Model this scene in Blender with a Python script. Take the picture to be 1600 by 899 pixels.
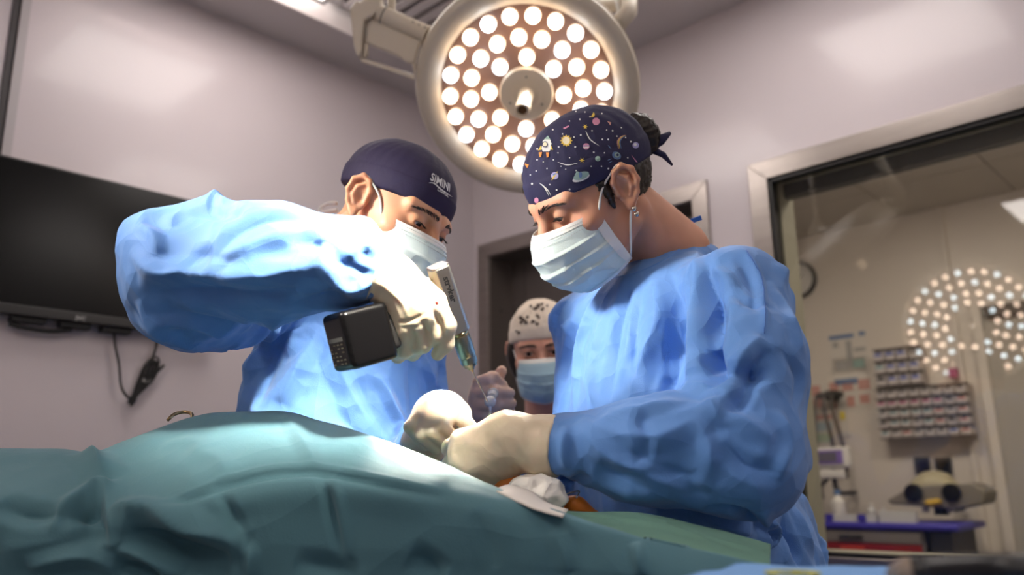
import bpy, bmesh, math, random
import numpy as np
from mathutils import Vector, Matrix
from mathutils.bvhtree import BVHTree
random.seed(7); np.random.seed(7)
SC = bpy.context.scene
for o in list(bpy.data.objects): bpy.data.objects.remove(o)
COL = SC.collection
# ------------------------------------------------------------------ camera
F = 1279.2                       # focal length for a 1600 px wide frame
CAM = np.array([0, 0, 1.15])
_p, _r, YA = .2335, -.01522, .756
_X = np.array([1, 0, 0.]); FW = np.array([0, math.cos(_p), math.sin(_p)]); _Z = np.array([0, -math.sin(_p), math.cos(_p)])
RT = math.cos(_r)*_X + math.sin(_r)*_Z; UPV = -math.sin(_r)*_X + math.cos(_r)*_Z
cam_d = bpy.data.cameras.new('camera'); cam = bpy.data.objects.new('camera', cam_d); COL.objects.link(cam)
cam_d.sensor_width = 36; cam_d.lens = F/1600*36; cam_d.clip_start = .05
m4 = Matrix.Identity(4)
for i in range(3):
    m4[i][0] = RT[i]; m4[i][1] = UPV[i]; m4[i][2] = -FW[i]; m4[i][3] = CAM[i]
cam.matrix_world = m4
cam_d.dof.use_dof = True; cam_d.dof.focus_distance = 1.18; cam_d.dof.aperture_fstop = 2.8
SC.camera = cam
SC.view_settings.view_transform = 'Standard'; SC.view_settings.look = 'None'
SC.view_settings.gamma = 1; SC.view_settings.use_curve_mapping = False
SC.view_settings.exposure = 0.12
w = bpy.data.worlds.new('world'); SC.world = w; w.use_nodes = True
w.node_tree.nodes['Background'].inputs[0].default_value = (.9, .92, 1, 1)
w.node_tree.nodes['Background'].inputs[1].default_value = .05
def ray(px, py): return FW + RT*(px-800)/F - UPV*(py-449.5)/F
def U(px, py, d): return CAM + ray(px, py)*d          # a point of the place seen at (px,py), d metres out
def proj(p):
    q = np.array(p)-CAM; d = q@FW
    return 800+F*(q@RT)/d, 449.5-F*(q@UPV)/d, d
# room frame: C the far corner at ceiling height, A along the left wall, B along the right wall
H = 2.9
r_ = ray(738, 190); C0 = CAM + r_*(H-CAM[2])/r_[2]
C0 = np.array([C0[0], C0[1], 0])
A = np.array([-math.sin(YA), -math.cos(YA), 0]); B = np.array([math.cos(YA), -math.sin(YA), 0])
def RW(b, a, z): return C0 + B*b + A*a + np.array([0, 0, z])
ROOM = Matrix(((B[0], A[0], 0, C0[0]), (B[1], A[1], 0, C0[1]), (0, 0, 1, 0), (0, 0, 0, 1)))
# NB: (B, A, up) is left handed, so wall pieces are built from corner points instead of transforms
def onL(px, py, off=0):
    r = ray(px, py); p = CAM + r*(((C0+B*off-CAM)@B)/(r@B)); return (p-C0)@A, p[2]
def onR(px, py, off=0):
    r = ray(px, py); p = CAM + r*(((C0+A*off-CAM)@A)/(r@A)); return (p-C0)@B, p[2]

# ------------------------------------------------------------------ materials
def lin(c):
    return tuple(((v/255)/12.92 if v/255 <= .04045 else ((v/255+.055)/1.055)**2.4) for v in c)
MATS = {}
def mat(name, rgb, rough=.5, metal=0, spec=.5, emit=None, es=0, var=0, vs=8, bump=0, bs=200, sss=0, trans=0, sheen=0, alpha=1, coat=0, stretch=None, bump2=0, bs2=20, crease=()):
    if name in MATS: return MATS[name]
    m = bpy.data.materials.new(name); m.use_nodes = True; MATS[name] = m
    nt = m.node_tree; b = nt.nodes['Principled BSDF']; L = nt.links.new
    c = (*lin(rgb), 1)
    b.inputs['Base Color'].default_value = c; b.inputs['Roughness'].default_value = rough
    b.inputs['Metallic'].default_value = metal; b.inputs['Specular IOR Level'].default_value = spec
    b.inputs['Coat Weight'].default_value = coat
    if emit is not None:
        b.inputs['Emission Color'].default_value = (*lin(emit), 1); b.inputs['Emission Strength'].default_value = es
    if sss:
        b.inputs['Subsurface Weight'].default_value = sss; b.inputs['Subsurface Radius'].default_value = (.012, .005, .003); b.inputs['Subsurface Scale'].default_value = 1
    if trans: b.inputs['Transmission Weight'].default_value = trans
    if sheen: b.inputs['Sheen Weight'].default_value = sheen
    if alpha < 1: b.inputs['Alpha'].default_value = alpha
    tc = None
    if var or bump or bump2 or crease:
        tc = nt.nodes.new('ShaderNodeTexCoord').outputs['Object']
        if stretch:
            mp = nt.nodes.new('ShaderNodeMapping'); mp.inputs['Scale'].default_value = stretch; L(tc, mp.inputs[0]); tc = mp.outputs[0]
    if var:
        n = nt.nodes.new('ShaderNodeTexNoise'); n.inputs['Scale'].default_value = vs; n.inputs['Detail'].default_value = 4; L(tc, n.inputs[0])
        mr = nt.nodes.new('ShaderNodeMapRange'); mr.inputs[3].default_value = 1-var; mr.inputs[4].default_value = 1+var; mr.inputs[1].default_value = .25; mr.inputs[2].default_value = .75; L(n.outputs[0], mr.inputs[0])
        mx = nt.nodes.new('ShaderNodeMix'); mx.data_type = 'RGBA'; mx.blend_type = 'MULTIPLY'; mx.inputs[0].default_value = 1
        mx.inputs[6].default_value = c; L(mr.outputs[0], mx.inputs[7]); L(mx.outputs[2], b.inputs['Base Color'])
    prev = None
    for cs, csc, cd in crease:                      # crumple: cells of a warped Voronoi pattern meeting in sharp creases
        wn = nt.nodes.new('ShaderNodeTexNoise'); wn.inputs['Scale'].default_value = csc*.45; wn.inputs['Detail'].default_value = 1; L(tc, wn.inputs[0])
        va = nt.nodes.new('ShaderNodeVectorMath'); va.operation = 'MULTIPLY_ADD'; va.inputs[1].default_value = (1.1/csc,)*3; L(wn.outputs['Color'], va.inputs[0]); L(tc, va.inputs[2])
        vo = nt.nodes.new('ShaderNodeTexVoronoi'); vo.inputs['Scale'].default_value = csc; L(va.outputs[0], vo.inputs['Vector'])
        bp = nt.nodes.new('ShaderNodeBump'); bp.inputs['Strength'].default_value = cs; bp.inputs['Distance'].default_value = cd; L(vo.outputs['Distance'], bp.inputs['Height'])
        if prev: L(prev, bp.inputs['Normal'])
        prev = bp.outputs[0]
    for st, sc, dist in ((bump2, bs2, .01), (bump, bs, .001)):
        if st:
            n = nt.nodes.new('ShaderNodeTexNoise'); n.inputs['Scale'].default_value = sc; n.inputs['Detail'].default_value = 3; L(tc, n.inputs[0])
            bp = nt.nodes.new('ShaderNodeBump'); bp.inputs['Strength'].default_value = st; bp.inputs['Distance'].default_value = dist; L(n.outputs[0], bp.inputs['Height'])
            if prev: L(prev, bp.inputs['Normal'])
            prev = bp.outputs[0]
    if prev: L(prev, b.inputs['Normal'])
    return m

# ------------------------------------------------------------------ object helpers
def tag(o, label=None, cat=None, group=None, kind=None):
    if label: o['label'] = label
    if cat: o['category'] = cat
    if group: o['group'] = group
    if kind: o['kind'] = kind
    return o
def empty(name, loc, label=None, cat=None, group=None):
    o = bpy.data.objects.new(name, None); o.empty_display_size = .05; COL.objects.link(o); o.location = Vector(loc)
    return tag(o, label, cat, group)
def link(name, me, m, parent=None):
    o = bpy.data.objects.new(name, me); COL.objects.link(o)
    if m is not None and not me.materials: me.materials.append(m)
    if parent is not None:
        o.parent = parent
        if parent.parent is None: o.matrix_parent_inverse = Matrix.Translation(parent.location).inverted()   # parts are built in world coordinates
    return o
def nm(name, V, Fs, m, parent=None, smooth=True):
    V = np.asarray(V, np.float32); me = bpy.data.meshes.new(name)
    if isinstance(Fs, np.ndarray):
        n, k = Fs.shape
        me.vertices.add(len(V)); me.vertices.foreach_set('co', V.ravel())
        me.loops.add(n*k); me.loops.foreach_set('vertex_index', Fs.astype(np.int32).ravel())
        me.polygons.add(n); me.polygons.foreach_set('loop_start', np.arange(0, n*k, k, dtype=np.int32)); me.polygons.foreach_set('loop_total', np.full(n, k, np.int32))
    else:
        me.from_pydata([tuple(map(float, v)) for v in V], [], [tuple(int(i) for i in f) for f in Fs])
    me.polygons.foreach_set('use_smooth', np.full(len(me.polygons), smooth)); me.update(calc_edges=True); me.validate()
    return link(name, me, m, parent)
class MB:
    """collects simple solids into one mesh"""
    def __init__(s): s.v = []; s.f = []
    def add(s, V, Fs):
        n = len(s.v); s.v += [np.asarray(v, float) for v in V]; s.f += [tuple(i+n for i in f) for f in Fs]; return s
    def box(s, o, e1, e2, e3):     # corner and three edge vectors
        o, e1, e2, e3 = map(np.asarray, (o, e1, e2, e3))
        V = [o+e1*i+e2*j+e3*k for k in (0, 1) for j in (0, 1) for i in (0, 1)]
        Fs = [(0, 2, 3, 1), (4, 5, 7, 6), (0, 1, 5, 4), (2, 6, 7, 3), (0, 4, 6, 2), (1, 3, 7, 5)]
        if np.dot(np.cross(e1, e2), e3) < 0: Fs = [f[::-1] for f in Fs]
        return s.add(V, Fs)
    def rbox(s, b0, b1, a0, a1, z0, z1):   # box in room axes
        return s.box(RW(b0, a0, z0), B*(b1-b0), A*(a1-a0), np.array([0, 0, z1-z0]))
    def tube(s, pts, r, n=12, cap=True):
        pts = [np.asarray(p, float) for p in pts]; rs = r if hasattr(r, '__len__') else [r]*len(pts)
        V = []; u = None
        for i, p in enumerate(pts):
            t = pts[min(i+1, len(pts)-1)]-pts[max(i-1, 0)]; t = t/(np.linalg.norm(t)+1e-12)
            if u is None: u = np.cross(t, [0, 0, 1.]) if abs(t[2]) < .9 else np.cross(t, [1., 0, 0])
            u = u-t*(u@t); u = u/(np.linalg.norm(u)+1e-12); w_ = np.cross(t, u)
            V += [p+rs[i]*(u*math.cos(2*math.pi*k/n)+w_*math.sin(2*math.pi*k/n)) for k in range(n)]
        Fs = [(i*n+k, i*n+(k+1) % n, (i+1)*n+(k+1) % n, (i+1)*n+k) for i in range(len(pts)-1) for k in range(n)]
        if cap: Fs += [tuple(range(n))[::-1], tuple((len(pts)-1)*n+k for k in range(n))]
        return s.add(V, Fs)
    def lathe(s, c, ax, prof, n=32, u=None, caps=True):   # prof: (radius, distance along axis)
        ax = np.asarray(ax, float); ax = ax/np.linalg.norm(ax); c = np.asarray(c, float)
        if u is None: u = np.cross(ax, [0, 0, 1.]) if abs(ax[2]) < .9 else np.cross(ax, [1., 0, 0])
        u = u/np.linalg.norm(u); w_ = np.cross(ax, u)
        V = [c+ax*h+r*(u*math.cos(2*math.pi*k/n)+w_*math.sin(2*math.pi*k/n)) for r, h in prof for k in range(n)]
        Fs = [(i*n+k, i*n+(k+1) % n, (i+1)*n+(k+1) % n, (i+1)*n+k) for i in range(len(prof)-1) for k in range(n)]
        if caps and prof[0][0] > 1e-5: Fs.append(tuple(range(n))[::-1])
        if caps and prof[-1][0] > 1e-5: Fs.append(tuple((len(prof)-1)*n+k for k in range(n)))
        return s.add(V, Fs)
    def prism(s, pts, d):          # planar outline pushed along d
        pts = [np.asarray(p, float) for p in pts]; n = len(pts); d = np.asarray(d, float)
        nr = sum((np.cross(pts[i]-pts[0], pts[i+1]-pts[0]) for i in range(1, n-1)), np.zeros(3))
        if nr@d > 0: pts = pts[::-1]
        Fs = [tuple(range(n)), tuple(range(n, 2*n))[::-1]]+[(i, i+n, (i+1) % n+n, (i+1) % n) for i in range(n)]
        return s.add(pts+[p+d for p in pts], [f[::-1] if k < 0 else f for k, f in enumerate(Fs)])
    def build(s, name, m, parent=None, smooth=False, bevel=0, seg=2, auto=None):
        o = nm(name, s.v, s.f, m, parent, smooth)
        if auto is not None:
            bm = bmesh.new(); bm.from_mesh(o.data)
            bmesh.ops.remove_doubles(bm, verts=bm.verts, dist=1e-6)
            for f in bm.faces: f.smooth = True
            for e in bm.edges:
                if len(e.link_faces) == 2 and e.calc_face_angle(0) > auto: e.smooth = False
            bm.to_mesh(o.data); bm.free()
        if bevel:
            bm = bmesh.new(); bm.from_mesh(o.data)
            bmesh.ops.remove_doubles(bm, verts=bm.verts, dist=1e-6)
            bmesh.ops.bevel(bm, geom=[e for e in bm.edges if len(e.link_faces) == 2 and e.calc_face_angle(0) > .6], offset=bevel, segments=seg, profile=.5, affect='EDGES', clamp_overlap=True)
            for f in bm.faces: f.smooth = True
            bm.to_mesh(o.data); bm.free()
            for p in o.data.polygons: p.use_smooth = True
            wn = o.modifiers.new('wn', 'WEIGHTED_NORMAL')
        return o
def spline(pts, n):
    """Catmull-Rom through points"""
    P = np.array([np.asarray(p, float) for p in pts]); P = np.vstack([2*P[0]-P[1], P, 2*P[-1]-P[-2]]); out = []
    k = len(P)-3
    for t in np.linspace(0, k-1e-9, n):
        i = int(t); f = t-i; a, b, c, d = P[i:i+4]
        out.append(.5*((2*b)+(c-a)*f+(2*a-5*b+4*c-d)*f*f+(3*b-a-3*c+d)*f**3))
    return np.array(out)
# ------------------------------------------------------------------ signed-distance modelling
def nrm(v): v = np.asarray(v, float); return v/np.linalg.norm(v)
def rc(P, a, b, r1, r2=None):
    r2 = r1 if r2 is None else r2; a = np.asarray(a, np.float32); ba = np.asarray(b, np.float32)-a
    q = P-a; h = np.clip((q@ba)/(ba@ba+1e-12), 0, 1)
    return np.sqrt(((q-h[:, None]*ba)**2).sum(1))-(r1+(r2-r1)*h)
def el(P, c, r, R=None):
    q = P-np.asarray(c, np.float32)
    if R is not None: q = q@np.asarray(R, np.float32)
    r = np.asarray(r, np.float32); k0 = np.sqrt(((q/r)**2).sum(1)); k1 = np.sqrt(((q/(r*r))**2).sum(1))+1e-9
    return k0*(k0-1)/k1
def rbx(P, c, h, R=None, rad=.005):
    q = P-np.asarray(c, np.float32)
    if R is not None: q = q@np.asarray(R, np.float32)
    q = np.abs(q)-(np.asarray(h, np.float32)-rad)
    return np.sqrt((np.maximum(q, 0)**2).sum(1))+np.minimum(q.max(1), 0)-rad
def smin(a, b, k):
    h = np.clip(.5+.5*(b-a)/k, 0, 1); return b+(a-b)*h-k*h*(1-h)
def smax(a, b, k): return -smin(-a, -b, k)
def chain(P, pts, rs, k=.004):
    d = None
    for i in range(len(pts)-1):
        e = rc(P, pts[i], pts[i+1], rs[i], rs[i+1]); d = e if d is None else smin(d, e, k)
    return d
def iso(f, lo, hi, h, sm=1):
    """surface nets over a narrow band; returns vertices and quads"""
    lo = np.asarray(lo, np.float32); hi = np.asarray(hi, np.float32); K = 4
    nc = np.ceil((hi-lo)/(h*K)).astype(int)+1
    gx = [lo[i]+np.arange(nc[i])*h*K for i in range(3)]
    Pc = np.stack(np.meshgrid(*gx, indexing='ij'), -1).reshape(-1, 3).astype(np.float32)
    Dc = f(Pc).reshape(nc).astype(np.float32)
    n = (nc-1)*K+1
    idx = [np.minimum((np.arange(n[i])+K//2)//K, nc[i]-1) for i in range(3)]
    D = Dc[np.ix_(*idx)].copy()
    ii = np.argwhere(np.abs(D) < h*K*1.5)
    Pf = (lo+ii*h).astype(np.float32)
    out = np.empty(len(Pf), np.float32)
    for s in range(0, len(Pf), 400000): out[s:s+400000] = f(Pf[s:s+400000])
    D[ii[:, 0], ii[:, 1], ii[:, 2]] = out
    S = D < 0
    sl = lambda o: tuple(slice(o[i], n[i]-1+o[i]) for i in range(3))
    cnt = np.zeros(n-1, np.int8)
    offs = [(i, j, k) for i in (0, 1) for j in (0, 1) for k in (0, 1)]
    for o in offs: cnt += S[sl(o)]
    act = (cnt > 0) & (cnt < 8); cells = np.argwhere(act); vid = -np.ones(n-1, np.int32); vid[act] = np.arange(len(cells))
    acc = np.zeros((len(cells), 3), np.float32); num = np.zeros(len(cells), np.float32)
    g = lambda o: D[cells[:, 0]+o[0], cells[:, 1]+o[1], cells[:, 2]+o[2]]
    for a in range(3):
        for o in offs:
            if o[a]: continue
            o2 = list(o); o2[a] = 1; d1 = g(o); d2 = g(o2); m = (d1 < 0) != (d2 < 0)
            t = np.where(m, d1/np.where(m, d1-d2, 1), 0); p = np.tile(np.array(o, np.float32), (len(cells), 1)); p[:, a] = t
            acc[m] += p[m]; num[m] += 1
    V = lo+(cells+acc/num[:, None])*h
    Q = []
    for a in range(3):
        b, c = (a+1) % 3, (a+2) % 3
        s0 = [slice(1, n[i]-1) for i in range(3)]; s0[a] = slice(0, n[a]-1); s1 = list(s0); s1[a] = slice(1, n[a])
        e0 = S[tuple(s0)]; e1 = S[tuple(s1)]; E = np.argwhere(e0 != e1)
        if not len(E): continue
        sg = e0[tuple(E.T)]; st = np.array([s.start for s in s0]); E = E+st
        def cv(db, dc):
            q = E.copy(); q[:, b] += db; q[:, c] += dc; return vid[tuple(q.T)]
        q = np.stack([cv(-1, -1), cv(0, -1), cv(0, 0), cv(-1, 0)], 1); q[~sg] = q[~sg][:, ::-1]; Q.append(q)
    Q = np.vstack(Q); Q = Q[(Q >= 0).all(1)]
    for _ in range(sm): V = smooth_v(V, Q, .5)
    return V, Q
def smooth_v(V, Q, f=.5):
    s = np.zeros_like(V); c = np.zeros(len(V), np.float32)
    k = Q.shape[1]
    for i in range(k):
        a, b = Q[:, i], Q[:, (i+1) % k]
        for j in range(3):
            s[:, j] += np.bincount(a, V[b, j], len(V))+np.bincount(b, V[a, j], len(V))
        c += np.bincount(a, minlength=len(V))+np.bincount(b, minlength=len(V))
    return V+(s/np.maximum(c, 1)[:, None]-V)*f
def normals(V, Q):
    fn = np.cross(V[Q[:, 2]]-V[Q[:, 0]], V[Q[:, 3 % Q.shape[1]]]-V[Q[:, 1]]); N = np.zeros_like(V)
    for i in range(Q.shape[1]):
        for j in range(3): N[:, j] += np.bincount(Q[:, i], fn[:, j], len(V))
    return N/(np.linalg.norm(N, axis=1, keepdims=True)+1e-12)
def subdiv(V, Q):
    e = np.sort(np.vstack([Q[:, [i, (i+1) % 4]] for i in range(4)]), 1); ue, inv = np.unique(e[:, 0].astype(np.int64)*len(V)+e[:, 1], return_inverse=True)
    inv = inv.ravel(); a, b = ue//len(V), ue % len(V); n = len(V); m = len(Q)
    V2 = np.vstack([V, (V[a]+V[b])/2, V[Q].mean(1)]); E = [n+inv[i*m:(i+1)*m] for i in range(4)]; fc = n+len(ue)+np.arange(m)
    Q2 = np.vstack([np.stack([Q[:, i], E[i], fc, E[(i-1) % 4]], 1) for i in range(4)])
    return smooth_v(V2, Q2, .35).astype(np.float32), Q2
def hash3(I, s):
    x = (I[:, 0]*73856093 ^ I[:, 1]*19349663 ^ I[:, 2]*83492791 ^ (s*2654435761 & 0x7fffffff)).astype(np.uint64)
    x = (x ^ (x >> np.uint64(13)))*np.uint64(1274126177) & np.uint64(0xffffffff); x = x ^ (x >> np.uint64(16))
    return (x & np.uint64(0xffff)).astype(np.float32)/65535
def vnoise(P, sc, seed=0):
    q = np.asarray(P)*sc; I = np.floor(q).astype(np.int64); f = (q-I).astype(np.float32); f = f*f*(3-2*f); o = 0
    for i in (0, 1):
        for j in (0, 1):
            for k in (0, 1):
                o = o+hash3(I+np.array([i, j, k]), seed)*(f[:, 0] if i else 1-f[:, 0])*(f[:, 1] if j else 1-f[:, 1])*(f[:, 2] if k else 1-f[:, 2])
    return o*2-1
def worley(P, sc, seed=0):
    """crumpled-paper relief: distance to nearest scattered point, ridges where cells meet"""
    q = np.asarray(P)*sc; I = np.floor(q).astype(np.int64); f = (q-I).astype(np.float32); best = np.full(len(q), 9., np.float32)
    for i in (-1, 0, 1):
        for j in (-1, 0, 1):
            for k in (-1, 0, 1):
                J = I+np.array([i, j, k]); d = np.stack([hash3(J, seed+t) for t in (1, 2, 3)], 1)+np.array([i, j, k], np.float32)-f
                best = np.minimum(best, (d*d).sum(1))
    return np.sqrt(best)
def sculpt(V, Q, strokes, hidden=None):
    """press folds into cloth: each stroke is (points, width, height[, sharp]); points are places on the cloth (seen px,py or 3-D)"""
    N = normals(V, Q); tree = BVHTree.FromPolygons(V.tolist(), Q.tolist()); D = np.zeros(len(V), np.float32)
    for st in strokes:
        pts, wd, ht = st[:3]; pw = st[3] if len(st) > 3 else 2.; P3 = []; NN = []
        dense = spline([np.array(p, float) for p in pts], max(6, 6*len(pts)))
        for p in dense:
            if len(p) == 2:
                h = tree.ray_cast(Vector(CAM), Vector(ray(*p)).normalized())
                if h[0] is not None: P3.append(np.array(h[0])); NN.append(np.array(h[1]))
            else:
                h = tree.find_nearest(Vector(p)); P3.append(np.array(h[0])); NN.append(np.array(h[1]))
        if len(P3) < 2: continue
        P3 = np.array(P3); lo, hi = P3.min(0)-wd, P3.max(0)+wd
        ix = np.where(((V > lo) & (V < hi)).all(1))[0]
        if not len(ix): continue
        best = np.full(len(ix), 9., np.float32); bt = np.zeros(len(ix), np.float32)
        for i in range(len(P3)-1):
            ba = P3[i+1]-P3[i]
            if ba@ba > .08**2: continue
            q = V[ix]-P3[i]; h = np.clip(q@ba/(ba@ba+1e-12), 0, 1); d = np.linalg.norm(q-h[:, None]*ba, axis=1)
            m = d < best; best[m] = d[m]; bt[m] = (i+h[m])/(len(P3)-1)
        tp = np.clip(4*bt*(1-bt), 0, 1)**.75
        nav = nrm(np.mean(NN, 0)); face = np.clip((N[ix]@nav+.1)*3, 0, 1)
        D[ix] += ht*np.clip(1-best/wd, 0, 1)**pw*tp*face
    return (V+N*D[:, None]).astype(np.float32)
# ================================================================== materials used by the room
WALL = mat('wall_enamel', (206, 197, 200), .21, spec=.27, var=.02, vs=2, coat=.08)
WALL2 = mat('neighbour_wall', (222, 214, 204), .35, spec=.4, var=.02, vs=2)
CEIL = mat('ceiling_paint', (205, 198, 198), .45)
STEEL = mat('brushed_steel', (160, 152, 147), .33, metal=1, var=.10, vs=3, bump=.05, bs=60, stretch=(1, 1, 14))
DSTEEL = mat('door_steel', (104, 97, 94), .42, metal=.55, var=.08, vs=4)
BLACK = mat('black_plastic', (16, 16, 17), .38)
RUBBER = mat('black_rubber', (22, 22, 23), .6)
FLOOR = mat('floor_vinyl', (120, 130, 136), .35, var=.06, vs=40)
WHITE = mat('white_plastic', (228, 226, 222), .4)
DGREY = mat('dark_grey', (58, 57, 56), .5)
def st(o): o['kind'] = 'structure'; return o
ZV = np.array([0, 0, 1.])
RB, RA, TH = 5.0, 5.2, .14
# ------------------------------------------------------------------ shell
st(MB().rbox(-.2, RB+.2, -2.75, RA+.2, -.1, 0).build('floor', FLOOR))
st(MB().rbox(-TH, 0, -TH, RA, 0, H+.3).build('wall_left', WALL))
st(MB().rbox(0, RB, RA, RA+TH, 0, H+.3).build('wall_near', WALL))
st(MB().rbox(RB, RB+TH, -TH, RA+TH, 0, H+.3).build('wall_back', WALL))
DB0, DB1, DZ = .113, 1.205, 2.177
WB0, WB1, WZ0, WZ1 = 1.511, 3.05, .91, 2.179
wr = MB()
wr.rbox(0, DB0, -TH, 0, 0, H+.3).rbox(DB0, DB1, -TH, 0, DZ, H+.3).rbox(DB1, WB0, -TH, 0, 0, H+.3)
wr.rbox(WB0, WB1, -TH, 0, WZ1, H+.3).rbox(WB0, WB1, -TH, 0, 0, WZ0).rbox(WB1, RB, -TH, 0, 0, H+.3)
st(wr.build('wall_right', WALL))
# ceiling with the raised air-supply recess
cl = MB(); E0, E1, G0, G1 = .25, 1.0, .42, 4.2
cl.rbox(0, E0, 0, RA, H, H+.1).rbox(E1, RB, 0, RA, H, H+.1).rbox(E0, E1, 0, G0, H, H+.1).rbox(E0, E1, G1, RA, H, H+.1)
cl.rbox(E0-.02, E1+.02, G0-.02, G1+.02, H+.085, H+.14)
st(cl.build('ceiling', CEIL))
st(MB().rbox(E0+.001, E0+.012, G0, G1, H-.012, H+.083).build('trim_1', mat('recess_edge', (240, 236, 234), .3)))
gr = empty('ceiling_grille', RW(.62, .8, H+.06), 'dark slotted air grille in the raised part of the ceiling', 'grille')
MB().rbox(.33, .95, .50, 1.06, H+.07, H+.083).build('backing', mat('grille_dark', (30, 28, 28), .6), gr)
for k in range(9):
    MB().rbox(.33, .95, .50+k*.066, .536+k*.066, H+.045, H+.070).build('slat', CEIL, gr)
# ceiling light panels
PANEL = mat('panel_light', (255, 255, 255), .4, emit=(255, 246, 240), es=8.5)
def panel(b0, b1, a0, a1, lab):
    z = H
    e = empty('ceiling_light', RW((b0+b1)/2, (a0+a1)/2, z), lab, 'ceiling light', 'ceiling light panels')
    MB().rbox(b0, b1, a0, a1, z-.004, z+.0).build('diffuser', PANEL, e)
    f = MB(); t = .02
    f.rbox(b0-t, b1+t, a0-t, a0, z-.014, z).rbox(b0-t, b1+t, a1, a1+t, z-.014, z).rbox(b0-t, b0, a0, a1, z-.014, z).rbox(b1, b1+t, a0, a1, z-.014, z)
    f.build('frame', WHITE, e)
    return e
PL = [(.38, .98, 1.13, 1.70, 'square ceiling light panel above the left wall television, mirrored in that wall'),
      (1.55, 2.15, .42, 1.02, 'square ceiling light panel near the window wall, mirrored above the window'),
      (3.2, 3.8, .42, 1.02, 'square ceiling light panel right of the window end of the ceiling'),
      (3.2, 3.8, 2.2, 2.8, 'square ceiling light panel behind and right of the viewer'),
      (1.55, 2.15, 3.3, 3.9, 'square ceiling light panel behind and left of the viewer'),
      (3.2, 3.8, 3.9, 4.5, 'square ceiling light panel farthest behind the viewer')]
for a in PL: panel(*a)
# vertical wall joint left of the television
j = onL(30, 120)[0]
jt = st(MB().rbox(0, .012, j-.004, j+.022, 0, H).build('trim_2', mat('joint_metal', (176, 170, 172), .35)))
st(MB().rbox(0, .006, j+.024, j+.044, 0, H).build('trim_3', mat('joint_dark', (62, 58, 60), .6)))
# ------------------------------------------------------------------ door
FWD = .066
def mitre(b0, b1, z0, z1, w, side, d=.014):
    o = {'L': [(b0-w, z0), (b0, z0), (b0, z1), (b0-w, z1+w)], 'R': [(b1, z0), (b1+w, z0), (b1+w, z1+w), (b1, z1)],
         'T': [(b0-w, z1+w), (b0, z1), (b1, z1), (b1+w, z1+w)], 'B': [(b0-w, z0-w), (b1+w, z0-w), (b1, z0), (b0, z0)],
         'l': [(b0-w, z0-w), (b0, z0), (b0, z1), (b0-w, z1+w)], 'r': [(b1, z0), (b1+w, z0-w), (b1+w, z1+w), (b1, z1)]}[side]
    return MB().prism([RW(b, .0, z) for b, z in o], A*d)
door = st(empty('door_1', RW((DB0+DB1)/2, 0, 0)))
for sd in 'LRT': mitre(DB0, DB1, 0, DZ, FWD, sd).build('frame_trim', STEEL, door, bevel=.002)
jb = MB().rbox(DB0, DB0+.004, -.16, .0, 0, DZ).rbox(DB1-.004, DB1, -.16, 0, 0, DZ).rbox(DB0, DB1, -.16, 0, DZ-.004, DZ)
jb.build('jamb', mat('jamb_steel', (128, 119, 114), .4, metal=.7, var=.05, vs=4), door)
leaf = MB().rbox(DB0+.006, DB1-.006, -.19, -.145, .01, DZ-.008).build('door_leaf', DSTEEL, door)
MB().rbox(DB0+.085, DB0+.089, -.146, -.1435, .01, DZ-.01).build('seam', DGREY, leaf)
MB().rbox(DB1-.20, DB1-.08, -.144, -.11, 1.0, 1.02).build('handle', STEEL, leaf, bevel=.004)
bz, zz = onR(779, 480); MB().lathe(RW(DB0+.004, -.07, zz), B, [(.006, 0), (.006, .002), (.0, .003)], 12).build('screw', DGREY, door)
# ------------------------------------------------------------------ window to the next room
win = st(empty('window_1', RW(2.2, 0, WZ0)))
for sd in 'TBlr': mitre(WB0, WB1, WZ0, WZ1, .07, sd, .016).build('frame_trim', STEEL, win, bevel=.002)
gk = MB(); t = .012
for (b0, b1, z0, z1) in ((WB0, WB1, WZ1-t, WZ1), (WB0, WB1, WZ0, WZ0+t), (WB0, WB0+t, WZ0, WZ1), (WB1-t, WB1, WZ0, WZ1)):
    gk.rbox(b0, b1, -.03, .006, z0, z1)
gk.build('gasket', BLACK, win)
rv = MB()
rv.rbox(WB0+.001, WB1, -TH, -.031, WZ1-.006, WZ1).rbox(WB0, WB0+.02, -TH, -.031, WZ0, WZ1).rbox(WB0, WB1, -TH, -.031, WZ0, WZ0+.012)
rv.build('reveal', mat('reveal_paint', (150, 148, 132), .5), win)
MB().rbox(WB0+.02, WB1, -.115, -.07, WZ1-.055, WZ1-.006).build('blind_rail', mat('rail_dark', (60, 60, 54), .45), win)
# thin panes: mirror-like part by Fresnel, rest passes straight through
gm = bpy.data.materials.new('window_glass'); gm.use_nodes = True; nt = gm.node_tree; nt.nodes.clear()
out = nt.nodes.new('ShaderNodeOutputMaterial'); mx = nt.nodes.new('ShaderNodeMixShader'); tr = nt.nodes.new('ShaderNodeBsdfTransparent'); gl = nt.nodes.new('ShaderNodeBsdfGlossy'); fr = nt.nodes.new('ShaderNodeFresnel')
fr.inputs[0].default_value = 1.75; gl.inputs['Roughness'].default_value = .012; tr.inputs[0].default_value = (.80, .80, .775, 1)
nt.links.new(fr.outputs[0], mx.inputs[0]); nt.links.new(tr.outputs[0], mx.inputs[1]); nt.links.new(gl.outputs[0], mx.inputs[2]); nt.links.new(mx.outputs[0], out.inputs[0])
pn = MB().add([RW(WB0, -.016, WZ0), RW(WB1, -.016, WZ0), RW(WB1, -.016, WZ1), RW(WB0, -.016, WZ1)], [(0, 1, 2, 3)]).build('pane', gm, win)
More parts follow.
